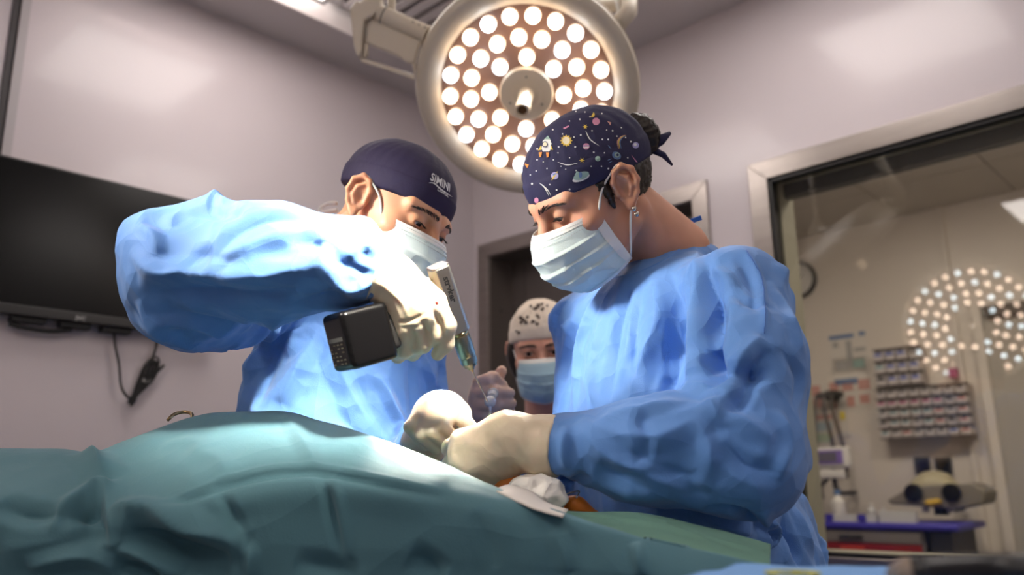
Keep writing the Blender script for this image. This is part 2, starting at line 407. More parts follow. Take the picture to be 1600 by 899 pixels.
# ------------------------------------------------------------------ next room
D2 = -2.5; H2 = 2.70
st(MB().rbox(-1.6, 3.6, D2-TH, D2, 0, H2+.3).build('wall_far', WALL2))
st(MB().rbox(-1.6-TH, -1.6, D2-TH, -TH, 0, H2+.3).build('wall_far_left', WALL2))
st(MB().rbox(3.6, 3.6+TH, D2-TH, -TH, 0, H2+.3).build('wall_far_right', WALL2))
st(MB().rbox(-1.6, -.0, -TH, -TH+.1, 0, H2+.3).build('wall_far_near', WALL2))
c2 = st(MB().rbox(-1.6, 3.6, D2, -TH, H2+.02, H2+.1).build('ceiling_far', mat('tile_gap', (120, 116, 108), .7)))
TILE = mat('ceiling_tile', (198, 190, 178), .7, var=.03, vs=6)
for i in range(8):
    for k in range(4):
        b0 = -1.2+i*.6; a0 = D2+.0+k*.6
        if a0+.594 > -TH: continue
        MB().rbox(b0, b0+.594, a0+.002, a0+.594, H2, H2+.022).build('ceiling_tile', TILE, c2)
P2 = mat('next_room_fill', (255, 255, 255), .4, emit=(255, 240, 222), es=17.0)  # unseen panels added to brighten the next room
for b0, lab in ((.8, 'added light panel brightening the left of the next room, unseen above the window'), (2.1, 'added light panel brightening the right of the next room, unseen above the window')):
    e = empty('ceiling_light', RW(b0+.3, -.8, H2), lab, 'ceiling light')
    MB().rbox(b0, b0+.6, -1.07, -.5, H2-.012, H2-.004).build('diffuser', P2, e)
    MB().rbox(b0-.02, b0+.62, -1.09, -.48, H2-.004, H2).build('frame', WHITE, e)
def NR(px, py, off=0): return onR(px, py, D2+off)           # (b,z) on the far wall of the next room
def nbox(x0, y0, x1, y1, off, d, mb=None):                  # a box on that wall
    b0, z1 = NR(x0, y0, off); b1, z0 = NR(x1, y1, off); return (mb or MB()).rbox(b0, b1, D2+off, D2+off+d, z0, z1)
# clock
cb, cz = NR(1243, 437, .05); cp0 = RW(cb, D2+.003, cz)
ck = empty('wall_clock', cp0, 'round black-rimmed wall clock high on the next room wall', 'clock')
R_ = .125
MB().lathe(cp0, A, [(R_*.86, .0), (R_, .0), (R_, .04), (R_*.9, .045), (R_*.86, .03)], 40, caps=False).build('rim', BLACK, ck, auto=.6)
MB().lathe(cp0, A, [(R_*.88, .004), (R_*.88, .012)], 40).build('dial', WHITE, ck)
for an, ln in ((40, .05), (200, .075)):
    dv = B*math.cos(math.radians(an))+ZV*math.sin(math.radians(an)); MB().tube([cp0+A*.016, cp0+A*.016+dv*ln], .003, 6).build('hand', BLACK, ck)
# notices on the wall
PAPER = mat('notice_paper', (220, 214, 205), .7); INKB = mat('print_blue', (96, 124, 168), .7); INKG = mat('print_grey', (170, 168, 165), .7); INKT = mat('print_teal', (150, 178, 170), .7); INKR = mat('print_red', (204, 152, 142), .7)
def notice(x0, y0, x1, y1, marks, lab):
    b0, z1 = NR(x0, y0); b1, z0 = NR(x1, y1)
    e = empty('wall_notice', RW((b0+b1)/2, D2, z0), lab, 'notice')
    MB().rbox(b0, b1, D2+.002, D2+.005, z0, z1).build('sheet', PAPER, e)
    for (u0, v0, u1, v1, m) in marks:
        MB().rbox(b0+(b1-b0)*u0, b0+(b1-b0)*u1, D2+.005, D2+.0062, z1+(z0-z1)*v1, z1+(z0-z1)*v0).build('print', m, e)
notice(1294, 524, 1360, 580, [(.02, .04, .68, .14, INKB), (.82, .02, .98, .12, INKB), (.45, .2, .6, .85, INKG), (.1, .2, .25, .35, INKG), (.65, .4, .95, .5, INKG)], 'pale printed notice with a blue heading, above the storage bins')
notice(1300, 562, 1358, 600, [(.12, .1, .5, .45, INKG), (.6, .1, .95, .4, INKT), (.02, .75, .7, .95, INKB)], 'pale notice with grey and teal figures, lower in the pair')
notice(1262, 600, 1366, 634, [(.05, .1, .2, .5, INKR), (.35, .05, .5, .35, INKR), (.55, .1, .72, .4, INKR), (.8, .02, .98, .4, INKR), (.4, .6, .52, .98, INKR), (.6, .6, .72, .98, INKR), (.8, .58, .95, .9, INKR), (.03, .6, .2, .95, INKR)], 'wide pale notice with red printed blocks left of the bins')
notice(1262, 645, 1306, 712, [(0, .08, 1, .18, INKR), (0, .25, 1, .45, mat('print_sky', (176, 196, 206), .7)), (0, .5, 1, .7, mat('print_mint', (178, 198, 176), .7)), (0, .82, 1, .92, INKR)], 'striped red, blue and green chart behind the hanging cables')
e = empty('plastic_sleeve', RW(*NR(1310, 640)[:1], D2, 1.5), 'clear hanging sleeve with a yellow sticker beside the cables', 'sleeve')
nbox(1308, 622, 1330, 682, .0, .012).build('pocket', mat('sleeve_film', (214, 210, 202), .3), e); nbox(1312, 644, 1321, 656, .012, .004).build('sticker', mat('yellow_sticker', (214, 196, 60), .5), e)
# small-parts bins, each a thing of its own: light drawer front with printed stripe
BIN = mat('bin_front', (205, 198, 196), .4); BINS = mat('shelf_dark', (96, 88, 84), .6)  # rack shelves are darker than the bin fronts
LBL = [mat('bin_label_'+n, c, .6) for n, c in (('blue', (112, 124, 190)), ('pink', (190, 92, 138)), ('teal', (150, 180, 184)), ('red', (206, 138, 134)), ('grey', (160, 156, 156)), ('dark', (74, 70, 76)))]
def rack(x0, y0, x1, y1, nx, ny, dep, lab, blab, cols, skip=()):
    b0, z1 = NR(x0, y0, dep); b1, z0 = NR(x1, y1, dep)
    r = empty('bin_rack', RW((b0+b1)/2, D2, z0), lab, 'rack')
    MB().rbox(b0, b1, D2+.002, D2+dep*.55, z0, z1).build('back_panel', mat('rack_panel', (190, 182, 176), .5), r)
    w = (b1-b0)/nx; h = (z1-z0)/ny
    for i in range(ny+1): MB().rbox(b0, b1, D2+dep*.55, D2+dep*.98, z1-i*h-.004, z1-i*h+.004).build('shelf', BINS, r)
    for i in range(ny):
        for k in range(nx):
            if (i, k) in skip: continue
            q = b0+k*w+w*.06; zt = z1-i*h-.007; zb = z1-(i+1)*h+.006
            bn = empty('storage_bin', RW(q+w*.45, D2+dep*.6, zb), blab % ('first second third fourth fifth sixth seventh eighth'.split()[k], 'top second third fourth fifth'.split()[i]), 'bin', 'bins on the next room wall')
            bn_b = MB().rbox(q, q+w*.88, D2+dep*.58, D2+dep, zb, zt-.006).build('body', BIN, bn, bevel=.003, seg=1)
            MB().rbox(q+w*.1, q+w*.78, D2+dep, D2+dep+.002, zb+(zt-zb)*.45, zb+(zt-zb)*.72).build('label_strip', LBL[cols[i][k % len(cols[i])]], bn)
            MB().rbox(q+w*.3, q+w*.58, D2+dep, D2+dep+.006, zt-.014, zt-.004).build('grip', LBL[5], bn, bevel=.001, seg=1)
rack(1362, 548, 1441, 599, 4, 3, .13, 'small grey bin rack, upper of the two on the next room wall', '%s bin from the left in the %s row of the upper rack', [(0, 0, 0, 5), (2, 0, 0, 0), (5, 0, 0, 0)], ((0, 3),))
rack(1366, 610, 1520, 680, 8, 5, .13, 'wide bin rack below the smaller one in the next room', '%s bin from the left in the %s row of the wide lower rack', [(4, 4, 4, 4, 4, 4, 4, 4), (1, 1, 1, 1, 1, 1, 5, 3), (4, 2, 2, 2, 2, 3, 4, 3), (5, 2, 2, 4, 2, 3, 5, 3), (2, 4, 3, 4, 4, 4, 0, 3)])
o = nbox(1486, 578, 1500, 590, .0, .06).build('red_tag', LBL[1]); tag(o, 'little pink tag standing on the wide bin rack', 'tag')
# electric boxes
for x0, x1, lab in ((1430, 1456, 'dark grey wall socket box, left of the pair under the bins'), (1462, 1490, 'dark grey wall socket box, right of the pair under the bins')):
    e = empty('socket_box', RW(NR(x0, 730)[0], D2, 1.1), lab, 'socket box'); nbox(x0, 715, x1, 742, .0, .035).build('housing', DGREY, e, bevel=.004); nbox(x0+5, 721, x1-5, 736, .035, .004).build('outlet', BLACK, e)
# trolley with purple-blue top
b0, zt = NR(1262, 815, .75); b1, _ = NR(1496, 815, .75)
tb = empty('trolley', RW((b0+b1)/2, D2+.5, 0), 'grey equipment trolley with a purple-blue top and red drawer', 'trolley')
a0, a1 = D2+.28, D2+.75
MB().rbox(b0, b1, a0, a1, zt-.035, zt).build('top', mat('purple_top', (66, 58, 168), .4), tb, bevel=.012)
MB().rbox(b0+.04, b1-.17, a0+.03, a1-.03, .12, zt-.036).build('body', mat('trolley_grey', (112, 106, 104), .5), tb, bevel=.008)
for k, (z0, z1, m) in enumerate(((zt-.098, zt-.042, mat('trolley_front', (122, 116, 114), .5)), (zt-.15, zt-.104, mat('drawer_red', (140, 30, 32), .5)), (zt-.34, zt-.16, mat('trolley_front', (122, 116, 114), .5)), (zt-.50, zt-.35, mat('trolley_front', (122, 116, 114), .5)))):
    d = MB().rbox(b0+.05, b1-.18, a1-.03, a1-.012, z0, z1).build('drawer', m, tb, bevel=.003)
    MB().rbox(b0+.16, b0+.28, a1-.012, a1+.004, (z0+z1)/2-.008, (z0+z1)/2+.008).build('handle', mat('handle_red', (196, 66, 48), .5) if k == 1 else DGREY, d, bevel=.003)
MB().rbox(b1-.15, b1-.05, a0+.03, a1-.06, .12, zt-.036).build('side_bay', mat('bay_dark', (70, 66, 64), .6), tb)
for q in (b0+.08, b1-.1):
    for aa in (a0+.07, a1-.09): MB().lathe(RW(q, aa, .055)-B*.012, B, [(.0, 0), (.05, 0), (.055, .006), (.055, .018), (.05, .024), (0, .024)], 20).build('castor', BLACK, tb); MB().tube([RW(q, aa, .06), RW(q, aa, .13)], .01, 8).build('castor_stem', STEEL, tb)
# things on the trolley
def onT(px, a): r = ray(px, 800); p = CAM+r*(((C0+A*a-CAM)@A)/(r@A)); return (p-C0)@B
aT = a1-.14
def bottle(px, rr, hh, m, lab):
    p = RW(onT(px, aT), aT, zt); e = empty('bottle', p, lab, 'bottle')
    MB().lathe(p, ZV, [(rr*.95, 0), (rr, .006), (rr, hh*.62), (rr*.45, hh*.76), (rr*.4, hh*.84)], 20).build('body', m, e, auto=.7); MB().lathe(p, ZV, [(rr*.5, hh*.84), (rr*.5, hh*.98), (rr*.3, hh)], 16).build('cap', INKB if rr > .03 else WHITE, e, auto=.7)
CLEARP = mat('clear_plastic', (205, 206, 204), .3)
bottle(1311, .036, .16, WHITE, 'white bottle with a blue cap on the trolley')
bottle(1362, .022, .09, CLEARP, 'small dark-topped clear vial standing right of the white bottle'); bottle(1381, .017, .07, CLEARP, 'smallest clear vial on the trolley near the purple clips')
for px, wd, hh, dd, m, lab in ((1340, .26, .035, .12, CLEARP, 'long clear tray with purple clips on the trolley'), (1412, .17, .055, .13, CLEARP, 'clear box on the trolley below the socket boxes'), (1276, .08, .05, .1, WHITE, 'white carton at the left end of the trolley')):
    q = onT(px, aT); e = empty('tray', RW(q, aT, zt), lab, 'tray')
    t = MB(); t.rbox(q-wd/2, q+wd/2, aT-dd/2+.13, aT+dd/2-.03+.07, zt, zt+.006)
    for s in (-1, 1): t.rbox(q+s*wd/2-.003, q+s*wd/2+.003, aT-dd/2+.13, aT+dd/2+.04, zt, zt+hh)
    t.rbox(q-wd/2, q+wd/2, aT+dd/2+.036, aT+dd/2+.042, zt, zt+hh).rbox(q-wd/2, q+wd/2, aT-dd/2+.13, aT-dd/2+.136, zt, zt+hh)
    t.build('shell', m, e)
    if wd > .2:
        for s in (-.11, .06): MB().rbox(q+s-.02, q+s+.02, aT+dd/2+.042, aT+dd/2+.055, zt+.004, zt+hh+.004).build('clip', mat('purple_top', (66, 58, 168), .4), e, bevel=.002)
# vital-signs monitor on an arm with hanging hoses
mb_, mz = NR(1302, 716, .35); p = RW(mb_, D2+.35, mz)
e = empty('patient_monitor', p, 'small white monitor with a purple bezel beside the hanging hoses', 'monitor')
MB().box(p-B*.115-ZV*.06, B*.23, A*.06, ZV*.12).build('housing', WHITE, e, bevel=.02, seg=3)
MB().box(p-B*.10-ZV*.035+A*.06, B*.18, A*.006, ZV*.078).build('bezel', mat('purple_bezel', (136, 112, 190), .4), e, bevel=.004)
MB().box(p-B*.058-ZV*.022+A*.066, B*.105, A*.002, ZV*.054).build('screen', mat('grey_screen', (112, 108, 122), .25), e)
MB().tube([p-ZV*.06+A*.02, p-ZV*.16+A*.01, p-ZV*.2-B*.02-A*.1, p-ZV*.2-B*.02-A*.32], .014, 10).build('arm', DGREY, e)
MB().tube(spline([p-ZV*.1-B*.03, p-ZV*.19-B*.12, p-ZV*.29-B*.2, p-ZV*.27-B*.27], 16), .011, 8).build('cable', DGREY, e)
MB().box(p-B*.1-ZV*.115-A*.0, B*.17, A*.05, ZV*.05).build('tray', WHITE, e, bevel=.01)
hk = RW(*NR(1296, 618, .10)[:1], D2+.1, NR(1296, 618, .10)[1])
e = empty('hose_hanger', hk, 'grey breathing hoses hanging from a wall hook', 'hoses')
MB().tube([hk-B*.08, hk+B*.08], .02, 12).build('hook_bar', DGREY, e); MB().box(hk-B*.03-A*.098-ZV*.03, B*.06, A*.09, ZV*.06).build('bracket', DGREY, e, bevel=.004)
for q0, q1, ln in ((-.075, -.11, .62), (-.03, .0, .4), (.02, .07, .5)):
    MB().tube(spline([hk+B*q0+A*.02, hk+B*(q0*.7+q1*.3)-ZV*ln*.25+A*.05, hk+B*q1-ZV*ln*.7+A*.03, hk+B*q1*.9-ZV*ln+A*.02], 18), .0115, 8).build('hose', mat('hose_grey', (88, 82, 78), .6), e)
# wall-arm examination lamp head with two black knobs
b_, z_ = NR(1462, 768, .45); p = RW(b_, D2+.45, z_)
e = empty('lamp_head', p, 'cream domed device with two black knobs on a grey tray', 'medical device')
CREAM = mat('device_cream', (176, 168, 140), .5)
MB().prism([p+B*x+ZV*y-A*.12 for x, y in ((-.22, -.045), (-.08, .03), (.2, .04), (.26, .0), (.24, -.06), (.12, -.085), (-.2, -.065))], A*.22).build('tray', mat('device_grey', (128, 122, 112), .5), e, bevel=.012)
V, Q = iso(lambda P: smin(el(P, p+ZV*.03, (.105, .09, .075)), smin(el(P, p-B*.07-ZV*.005+A*.05, (.06, .05, .055)), el(P, p+B*.10-ZV*.005+A*.05, (.06, .05, .055)), .02), .03), p-.3, p+.3, .008); nm('dome', V, Q, CREAM, e)
for s in (-.075, .105): MB().lathe(p+B*s+A*.095-ZV*.005, A, [(.045, 0), (.045, .02), (.038, .028), (.012, .03), (0, .03)], 28).build('knob', BLACK, e, auto=.6)
V, Q = iso(lambda P: smin(el(P, p+B*.01+A*.12-ZV*.055, (.035, .02, .018)), el(P, p+B*.035+A*.12-ZV*.05, (.025, .018, .016)), .01), p+A*.12-ZV*.05-.07, p+A*.12-ZV*.05+.09, .005); nm('yellow_valve', V, Q, mat('valve_yellow', (208, 170, 56), .5), e)
MB().tube([p-A*.05-ZV*.07, p-A*.05-ZV*.12], .035, 16).build('neck', DGREY, e); MB().tube([p-A*.05-ZV*.09, p-A*.4-ZV*.09], .025, 12).build('wall_arm', DGREY, e)
for s in (-.06, .06): MB().tube([p+B*s-ZV*.08, p+B*s-ZV*.105], .018, 12).build('flow_meter', CLEARP, e)
# door of the next room
b0, z1 = NR(1534, 482); st2 = st(empty('door_2', RW(b0+.4, D2, 0)))
MB().rbox(b0, b0+.8, D2+.002, D2+.03, .0, z1).build('door_leaf', mat('next_door', (176, 170, 160), .45, var=.02, vs=3), st2)
for q0, q1, w0, w1 in ((b0-.05, b0, 0, z1+.05), (b0+.8, b0+.85, 0, z1+.05), (b0, b0+.8, z1, z1+.05)): MB().rbox(q0, q1, D2+.002, D2+.05, w0, w1).build('door_frame', WALL2, st2, bevel=.004)
MB().rbox(b0+.02, b0+.36, D2+.03, D2+.075, z1-.065, z1-.005).build('door_closer', mat('closer', (88, 82, 76), .5), st2, bevel=.004)
st(MB().rbox(b0-.16, b0-.13, D2+.001, D2+.02, 0, H2).build('trim_4', WALL2))
# ------------------------------------------------------------------ television on the left wall
ta0, tz1 = onL(0, 241.7, .06); _, tz0 = onL(0, 490, .06); tz0 = (tz0+onL(237, 515.5, .06)[1])/2; tz1 = (tz1+onL(320, 316.4, .06)[1])/2
tc_ = onL(126, 498, .06)[0]; a_r = tc_-.445; a_l = tc_+.445
tv = empty('television', RW(.03, (a_l+a_r)/2, tz0), 'large black flat television mounted on the left wall', 'television')
MB().rbox(.03, .06, a_r, a_l, tz0, tz1).build('casing', BLACK, tv, bevel=.004)
MB().rbox(.06, .062, a_r+.008, a_l-.008, tz0+.030, tz1-.008).build('screen', mat('tv_screen', (8, 8, 9), .22, spec=.25), tv)
MB().rbox(.06, .0645, a_r, a_l, tz0, tz0+.029).build('lower_bezel', mat('bezel', (32, 31, 31), .4), tv, bevel=.002)
la, lz = onL(126, 498, .065)
def text_obj(name, s, size, origin, ex, ey, m, parent, depth=.0004, bold=0, font=None):
    cu = bpy.data.curves.new(name, 'FONT'); cu.body = s; cu.size = size; cu.align_x = 'CENTER'; cu.align_y = 'CENTER'; cu.extrude = depth; cu.offset = bold; cu.resolution_u = 3
    o = bpy.data.objects.new(name+'_tmp', cu); COL.objects.link(o); dg = bpy.context.evaluated_depsgraph_get()
    me = bpy.data.meshes.new_from_object(o.evaluated_get(dg)); bpy.data.objects.remove(o); bpy.data.curves.remove(cu)
    ex = nrm(ex); ey = nrm(np.asarray(ey)-ex*np.dot(ey, ex)); ez = np.cross(ex, ey)
    for v in me.vertices: v.co = Vector(np.asarray(origin)+ex*v.co.x+ey*v.co.y+ez*v.co.z)
    me.materials.clear(); return link(name, me, m, parent)
text_obj('brand_lettering', 'JVC', .018, RW(.066, la, lz), -A, ZV, mat('print_silver', (150, 150, 150), .4), tv, bold=.0006)
for x0, x1 in ((16, 72), (94, 142), (160, 206)):
    q0 = onL(x0, 500, .04)[0]; q1 = onL(x1, 505, .04)[0]; MB().rbox(.012, .05, q1, q0, tz0-.018, tz0).build('connector_bay', RUBBER, tv, bevel=.003)
MB().rbox(.0, .031, (a_l+a_r)/2-.2, (a_l+a_r)/2+.2, tz0+.12, tz1-.12).build('wall_bracket', DGREY, tv)
def LW(px, py, off): a, z = onL(px, py, off); return RW(off, a, z)
o = MB().tube(spline([LW(14, 506, .035), LW(45, 514, .035), (LW(80, 518, .035)), LW(112, 516, .035)], 20), .007, 8).build('loop_cable', RUBBER, None, smooth=True); tag(o, 'short black cable loop sagging under the television', 'cable')
o = MB().tube(spline([LW(178, 518, .03), LW(180, 540, .03), LW(186, 570, .03), LW(189, 602, .03), LW(197, 618, .025), LW(212, 628, .02)], 30), .0042, 8).build('power_cable', RUBBER, None, smooth=True); tag(o, 'thin black cable hanging from the television to the tied bundle', 'cable')
e = empty('cable_bundle', LW(220, 590, .02), 'tied bundle of coiled black cable hanging under the television', 'cable')
MB().tube(spline([LW(247, 522, .03), LW(243, 545, .02), LW(236, 566, .02), LW(226, 590, .018)], 16), .0045, 8).build('lead', RUBBER, e, smooth=True)
for k, (dx, dy, w_) in enumerate(((0, 0, 9), (3, 2, 12), (-3, 1, 7), (5, -4, 10), (1, 5, 13))):
    pts = []
    for t in np.linspace(0, 2*math.pi, 25):
        u = math.cos(t)*38; v = math.sin(2*t)*w_*.45+math.sin(t)*w_*.55
        cx, cy = 222+dx, 596+dy; ux, uy = .48, -.877
        pts.append(LW(cx+u*ux-v*uy, cy+u*uy+v*ux, .016+.003*k))
    MB().tube(pts, .0036, 7).build('coil', RUBBER, e, smooth=True)
MB().tube([LW(215, 594, .02), LW(238, 598, .02)], .006, 8).build('tie', mat('tie_grey', (150, 148, 146), .5), e); MB().tube(spline([LW(236, 590, .02), LW(247, 580, .03), LW(256, 571, .03)], 8), .005, 8).build('plug_end', RUBBER, e)
# ================================================================== surgical lights
CREAMW = mat('lamp_enamel', (204, 193, 176), .32, spec=.5)
LFACE = mat('lamp_face', (120, 94, 82), .3)
LEDW = mat('led_warm', (255, 255, 255), .4, emit=(255, 226, 196), es=6)
LEDC = mat('led_cool', (255, 255, 255), .4, emit=(236, 244, 255), es=6)
LEDW2 = mat('led_warm_large', (255, 255, 255), .4, emit=(255, 222, 196), es=12)
LEDC2 = mat('led_cool_large', (255, 255, 255), .4, emit=(226, 246, 255), es=12)
LCUP = mat('led_cup', (255, 236, 214), .3, emit=(255, 214, 176), es=.9)
def surgical_lamp(c, n, Rl, Ro, rings, lab, watts, spread, col, lr=.0198, ph=(90, 98, 86, 80), beam=1.7):
    n = nrm(n); u = RT-n*(RT@n); u = nrm(u); v = np.cross(n, u)
    if v@UPV < 0: v = -v
    e = empty('surgical_lamp', c, lab, 'surgical lamp')
    k = Ro/.31
    MB().lathe(c, n, [(0, -.10*k), (Ro*.35, -.098*k), (Ro*.7, -.082*k), (Ro*.93, -.05*k), (Ro, -.018*k), (Ro*1.004, -.008*k), (Ro*.99, -.006*k)], 72).build('housing', CREAMW, e, auto=.7)
    MB().lathe(c, n, [(Ro*.985, -.007*k), (Ro*.985, .0)], 72, caps=False).build('gap_ring', BLACK, e)
    MB().lathe(c, n, [(Ro*.97, -.002*k), (Ro*.997, .0), (Ro, .006*k), (Ro*.985, .014*k), (Ro*.93, .02*k), (Rl*1.10, .014*k), (Rl*1.03, .004*k), (Rl*1.0, -.004*k), (Rl*.97, -.004*k)], 72, caps=False).build('bezel', CREAMW, e, auto=.9)
    MB().lathe(c, n, [(Rl*1.01, -.012), (Rl*1.01, -.003), (0, -.003)], 64).build('face_plate', LFACE, e)
    first = None
    for (rr, num), p0 in zip(rings, ph):
        for i in range(num):
            t = math.radians(p0+360*i/num); q = c+(u*math.cos(t)+v*math.sin(t))*rr*Rl
            MB().lathe(q, n, [(lr*1.06, -.003), (lr*1.06, .006), (lr*.99, .0075)], 18).build('led_cup', LCUP, e, smooth=False)
            MB().lathe(q, n, [(lr, .0), (lr, .016), (lr*.8, .0215), (lr*.4, .0245), (0, .0255)], 18).build('led_lens', (LEDC2 if Rl > .3 else LEDC) if (i*7+num) % 3 == 0 else (LEDW2 if Rl > .3 else LEDW), e, smooth=True)
    hb = .075*k
    MB().lathe(c, n, [(hb, -.003), (hb, .010), (hb*.96, .016), (hb*.55, .017), (hb*.52, .0155), (hb*.3, .0155), (.0, .0155)], 48).build('hub', CREAMW, e, auto=.5)
    for i in range(3):
        t = math.radians(90+120*i); MB().lathe(c+(u*math.cos(t)+v*math.sin(t))*hb*.68+n*.0165, n, [(.003, 0), (.003, .0012)], 8).build('screw', DGREY, e)
    MB().lathe(c, n, [(.021, .0155), (.019, .03), (.0185, .115), (.020, .118), (.020, .128), (.015, .130), (.013, .122), (.0, .122)], 28).build('handle', mat('handle_cream', (228, 214, 190), .35), e, auto=.6)
    MB().lathe(c, n, [(.0125, .1225), (.0125, .124), (0, .124)], 20).build('handle_socket', mat('socket_brown', (120, 84, 48), .4, metal=.6), e)
    ld = bpy.data.lights.new('beam', 'AREA'); ld.shape = 'DISK'; ld.size = Rl*beam; ld.energy = watts; ld.color = col; ld.spread = math.radians(spread)
    lo = bpy.data.objects.new('beam', ld); COL.objects.link(lo); lo.parent = e; lo.matrix_parent_inverse = Matrix.Translation(Vector(c)).inverted()
    q = c+n*.03; m = Matrix.Identity(4)
    for i in range(3): m[i][0] = u[i]; m[i][1] = np.cross(-n, u)[i]; m[i][2] = -n[i]; m[i][3] = q[i]
    lo.matrix_basis = m
    return e, u, v, n
FIELD = U(755, 690, 1.2)
LC1 = U(823, 145, 2.25)
lamp1, lu, lv, ln_ = surgical_lamp(LC1, U(700, 640, 1.2)-LC1, .2375, .308, ((.43, 8), (.655, 16), (.895, 22)), 'round cream surgical lamp with rings of lit LEDs above the two surgeons', 1.5, 9, (1, .88, .74), beam=.5)
# its yoke, bracket and sterile-handle loop on the left
D_ = 2.24
z8 = lambda x, y, d=D_: U(540+x*.1558, y*.1558, d)
MB().tube([z8(330, 130), z8(812, 345)], .0245, 28).build('yoke_arm', CREAMW, lamp1, auto=.6)
MB().tube([z8(382, 152), z8(392, 157)], .0256, 28).build('yoke_seam', DGREY, lamp1, auto=.6)
MB().tube([z8(800, 345), z8(900, 385, D_+.01), z8(1010, 470, D_+.03)], [.0262, .03, .012], 24).build('yoke_socket', CREAMW, lamp1, auto=.7)
MB().prism([z8(x, y, D_+.025) for x, y in ((300, 8), (238, 30), (178, 78), (142, 62), (74, 136), (100, 330), (112, 500), (150, 622), (196, 560), (196, 450), (214, 260), (300, 215), (372, 150), (392, 30))], -FW*.05).build('yoke_bracket', CREAMW, lamp1, bevel=.006, seg=3)
MB().prism([z8(x, y, D_+.02) for x, y in ((300, 190), (800, 400), (745, 480), (705, 650), (612, 640), (560, 590), (250, 460), (196, 452), (205, 260))], -FW*.022).build('yoke_panel', CREAMW, lamp1, bevel=.006, seg=3)
MB().tube([z8(205, 440, D_-.005), z8(205, 560, D_-.005), z8(165, 600, D_-.004), z8(690, 775, D_-.004), z8(690, 640, D_-.004)], .0068, 14).build('grip_loop', CREAMW, lamp1, smooth=True)
for x, y in ((678, 222), (738, 250), (796, 278)): MB().lathe(z8(x, y, D_-.0215), -FW, [(.0022, 0), (.0022, .003)], 8).build('status_dot', BLACK, lamp1)
for x, y in ((213, 556), (672, 740)): MB().lathe(z8(x, y, D_-.012), -FW, [(.002, 0), (.002, .003)], 8).build('grip_screw', BLACK, lamp1)
pt = z8(455, 110, D_+.01); MB().box(pt-RT*.011, RT*.022, FW*.022, ZV*(H-pt[2])).build('drop_post', CREAMW, lamp1, bevel=.004)
# pivot at the top right
q0 = LC1+nrm(U(945, 35, 2.25)-LC1-ln_*((U(945, 35, 2.25)-LC1)@ln_))*.30
MB().tube([q0-ln_*.03, q0+(UPV*.6+RT*.6)*.05-ln_*.03, U(985, -40, 2.3)], [.024, .022, .02], 20).build('pivot_arm', CREAMW, lamp1, smooth=True)
MB().tube([U(930, 10, 2.26), U(978, 8, 2.26)], .018, 20).build('pivot_knuckle', CREAMW, lamp1, auto=.6)
MB().tube([U(962, -5, 2.25), U(968, 22, 2.23)], .006, 10).build('pivot_lever', WHITE, lamp1)
pj = U(985, -40, 2.3); MB().tube([pj, np.array([pj[0], pj[1], H])], .02, 16).build('suspension_post', CREAMW, lamp1)
# second head behind the viewer's left shoulder: seen mirrored in the window
def mirror_point(px, py, T):
    r = ray(px, py); p = CAM+r*(((C0+A*(-.016)-CAM)@A)/(r@A)); r2 = r-2*(r@A)*A; return p+nrm(r2)*T
LC2 = mirror_point(1517, 507, 3.02)
lamp2, *_ = surgical_lamp(LC2, U(900, 560, 1.3)-LC2, .36, .42, ((.40, 12), (.56, 18), (.75, 24), (.94, 30)), 'large surgical lamp left of the viewer, seen mirrored as dots in the window', 1.5, 28, (1, .93, .84), beam=.7, lr=.0165, ph=(80, 70, 83, 90))
p = LC2-nrm(U(900, 560, 1.3)-LC2)*.06; MB().tube([p, p+np.array([-.25, -.1, .35]), np.array([p[0]-.25, p[1]-.1, H])], .025, 14).build('suspension_post', CREAMW, lamp2)
# third head overhead: throws the hard light on the raised sleeve
LC3 = np.array([.26, .30, 2.34])
lamp3, *_ = surgical_lamp(LC3, U(550, 480, 1.10)-LC3, .2375, .308, ((.43, 8), (.655, 16), (.895, 22)), 'surgical lamp overhead, out of the picture, lighting the raised sleeve', 2.3, 17, (1, .92, .79), beam=.9)
MB().tube([LC3-nrm(U(550, 480, 1.10)-LC3)*.08, np.array([LC3[0]-.05, LC3[1]-.02, H])], .025, 14).build('suspension_post', CREAMW, lamp3)
# ================================================================== people
def skin_mat(name, rgb):
    return mat(name, rgb, .48, spec=.4, var=.06, vs=30, sss=.25, bump=.12, bs=350)
GOWN = mat('gown_nonwoven', (98, 144, 210), .62, spec=.25, sheen=.15, bump=.4, bs=800, var=.03, vs=9, crease=((.55, 9, .035), (.5, 22, .012)))
SCRUB = mat('scrub_cotton', (66, 92, 188), .75, bump=.3, bs=700, bump2=.2, bs2=25)
GLOVE = mat('glove_latex', (236, 217, 188), .42, spec=.45, sss=.12, bump=.08, bs=240, var=.03, vs=20, crease=((.35, 38, .006),))
MASKB = mat('mask_blue', (208, 224, 222), .7, bump=.35, bs=700, crease=((.4, 28, .010),))
MASKW = mat('mask_white', (226, 226, 222), .7, bump=.3, bs=900)
HAIR = mat('dark_hair', (34, 25, 20), .45, var=.35, vs=160, bump=.8, bs=300, stretch=(1, 1, .2))
EYEW = mat('eye_white', (206, 196, 188), .2); IRIS = mat('iris_dark', (44, 28, 20), .15)
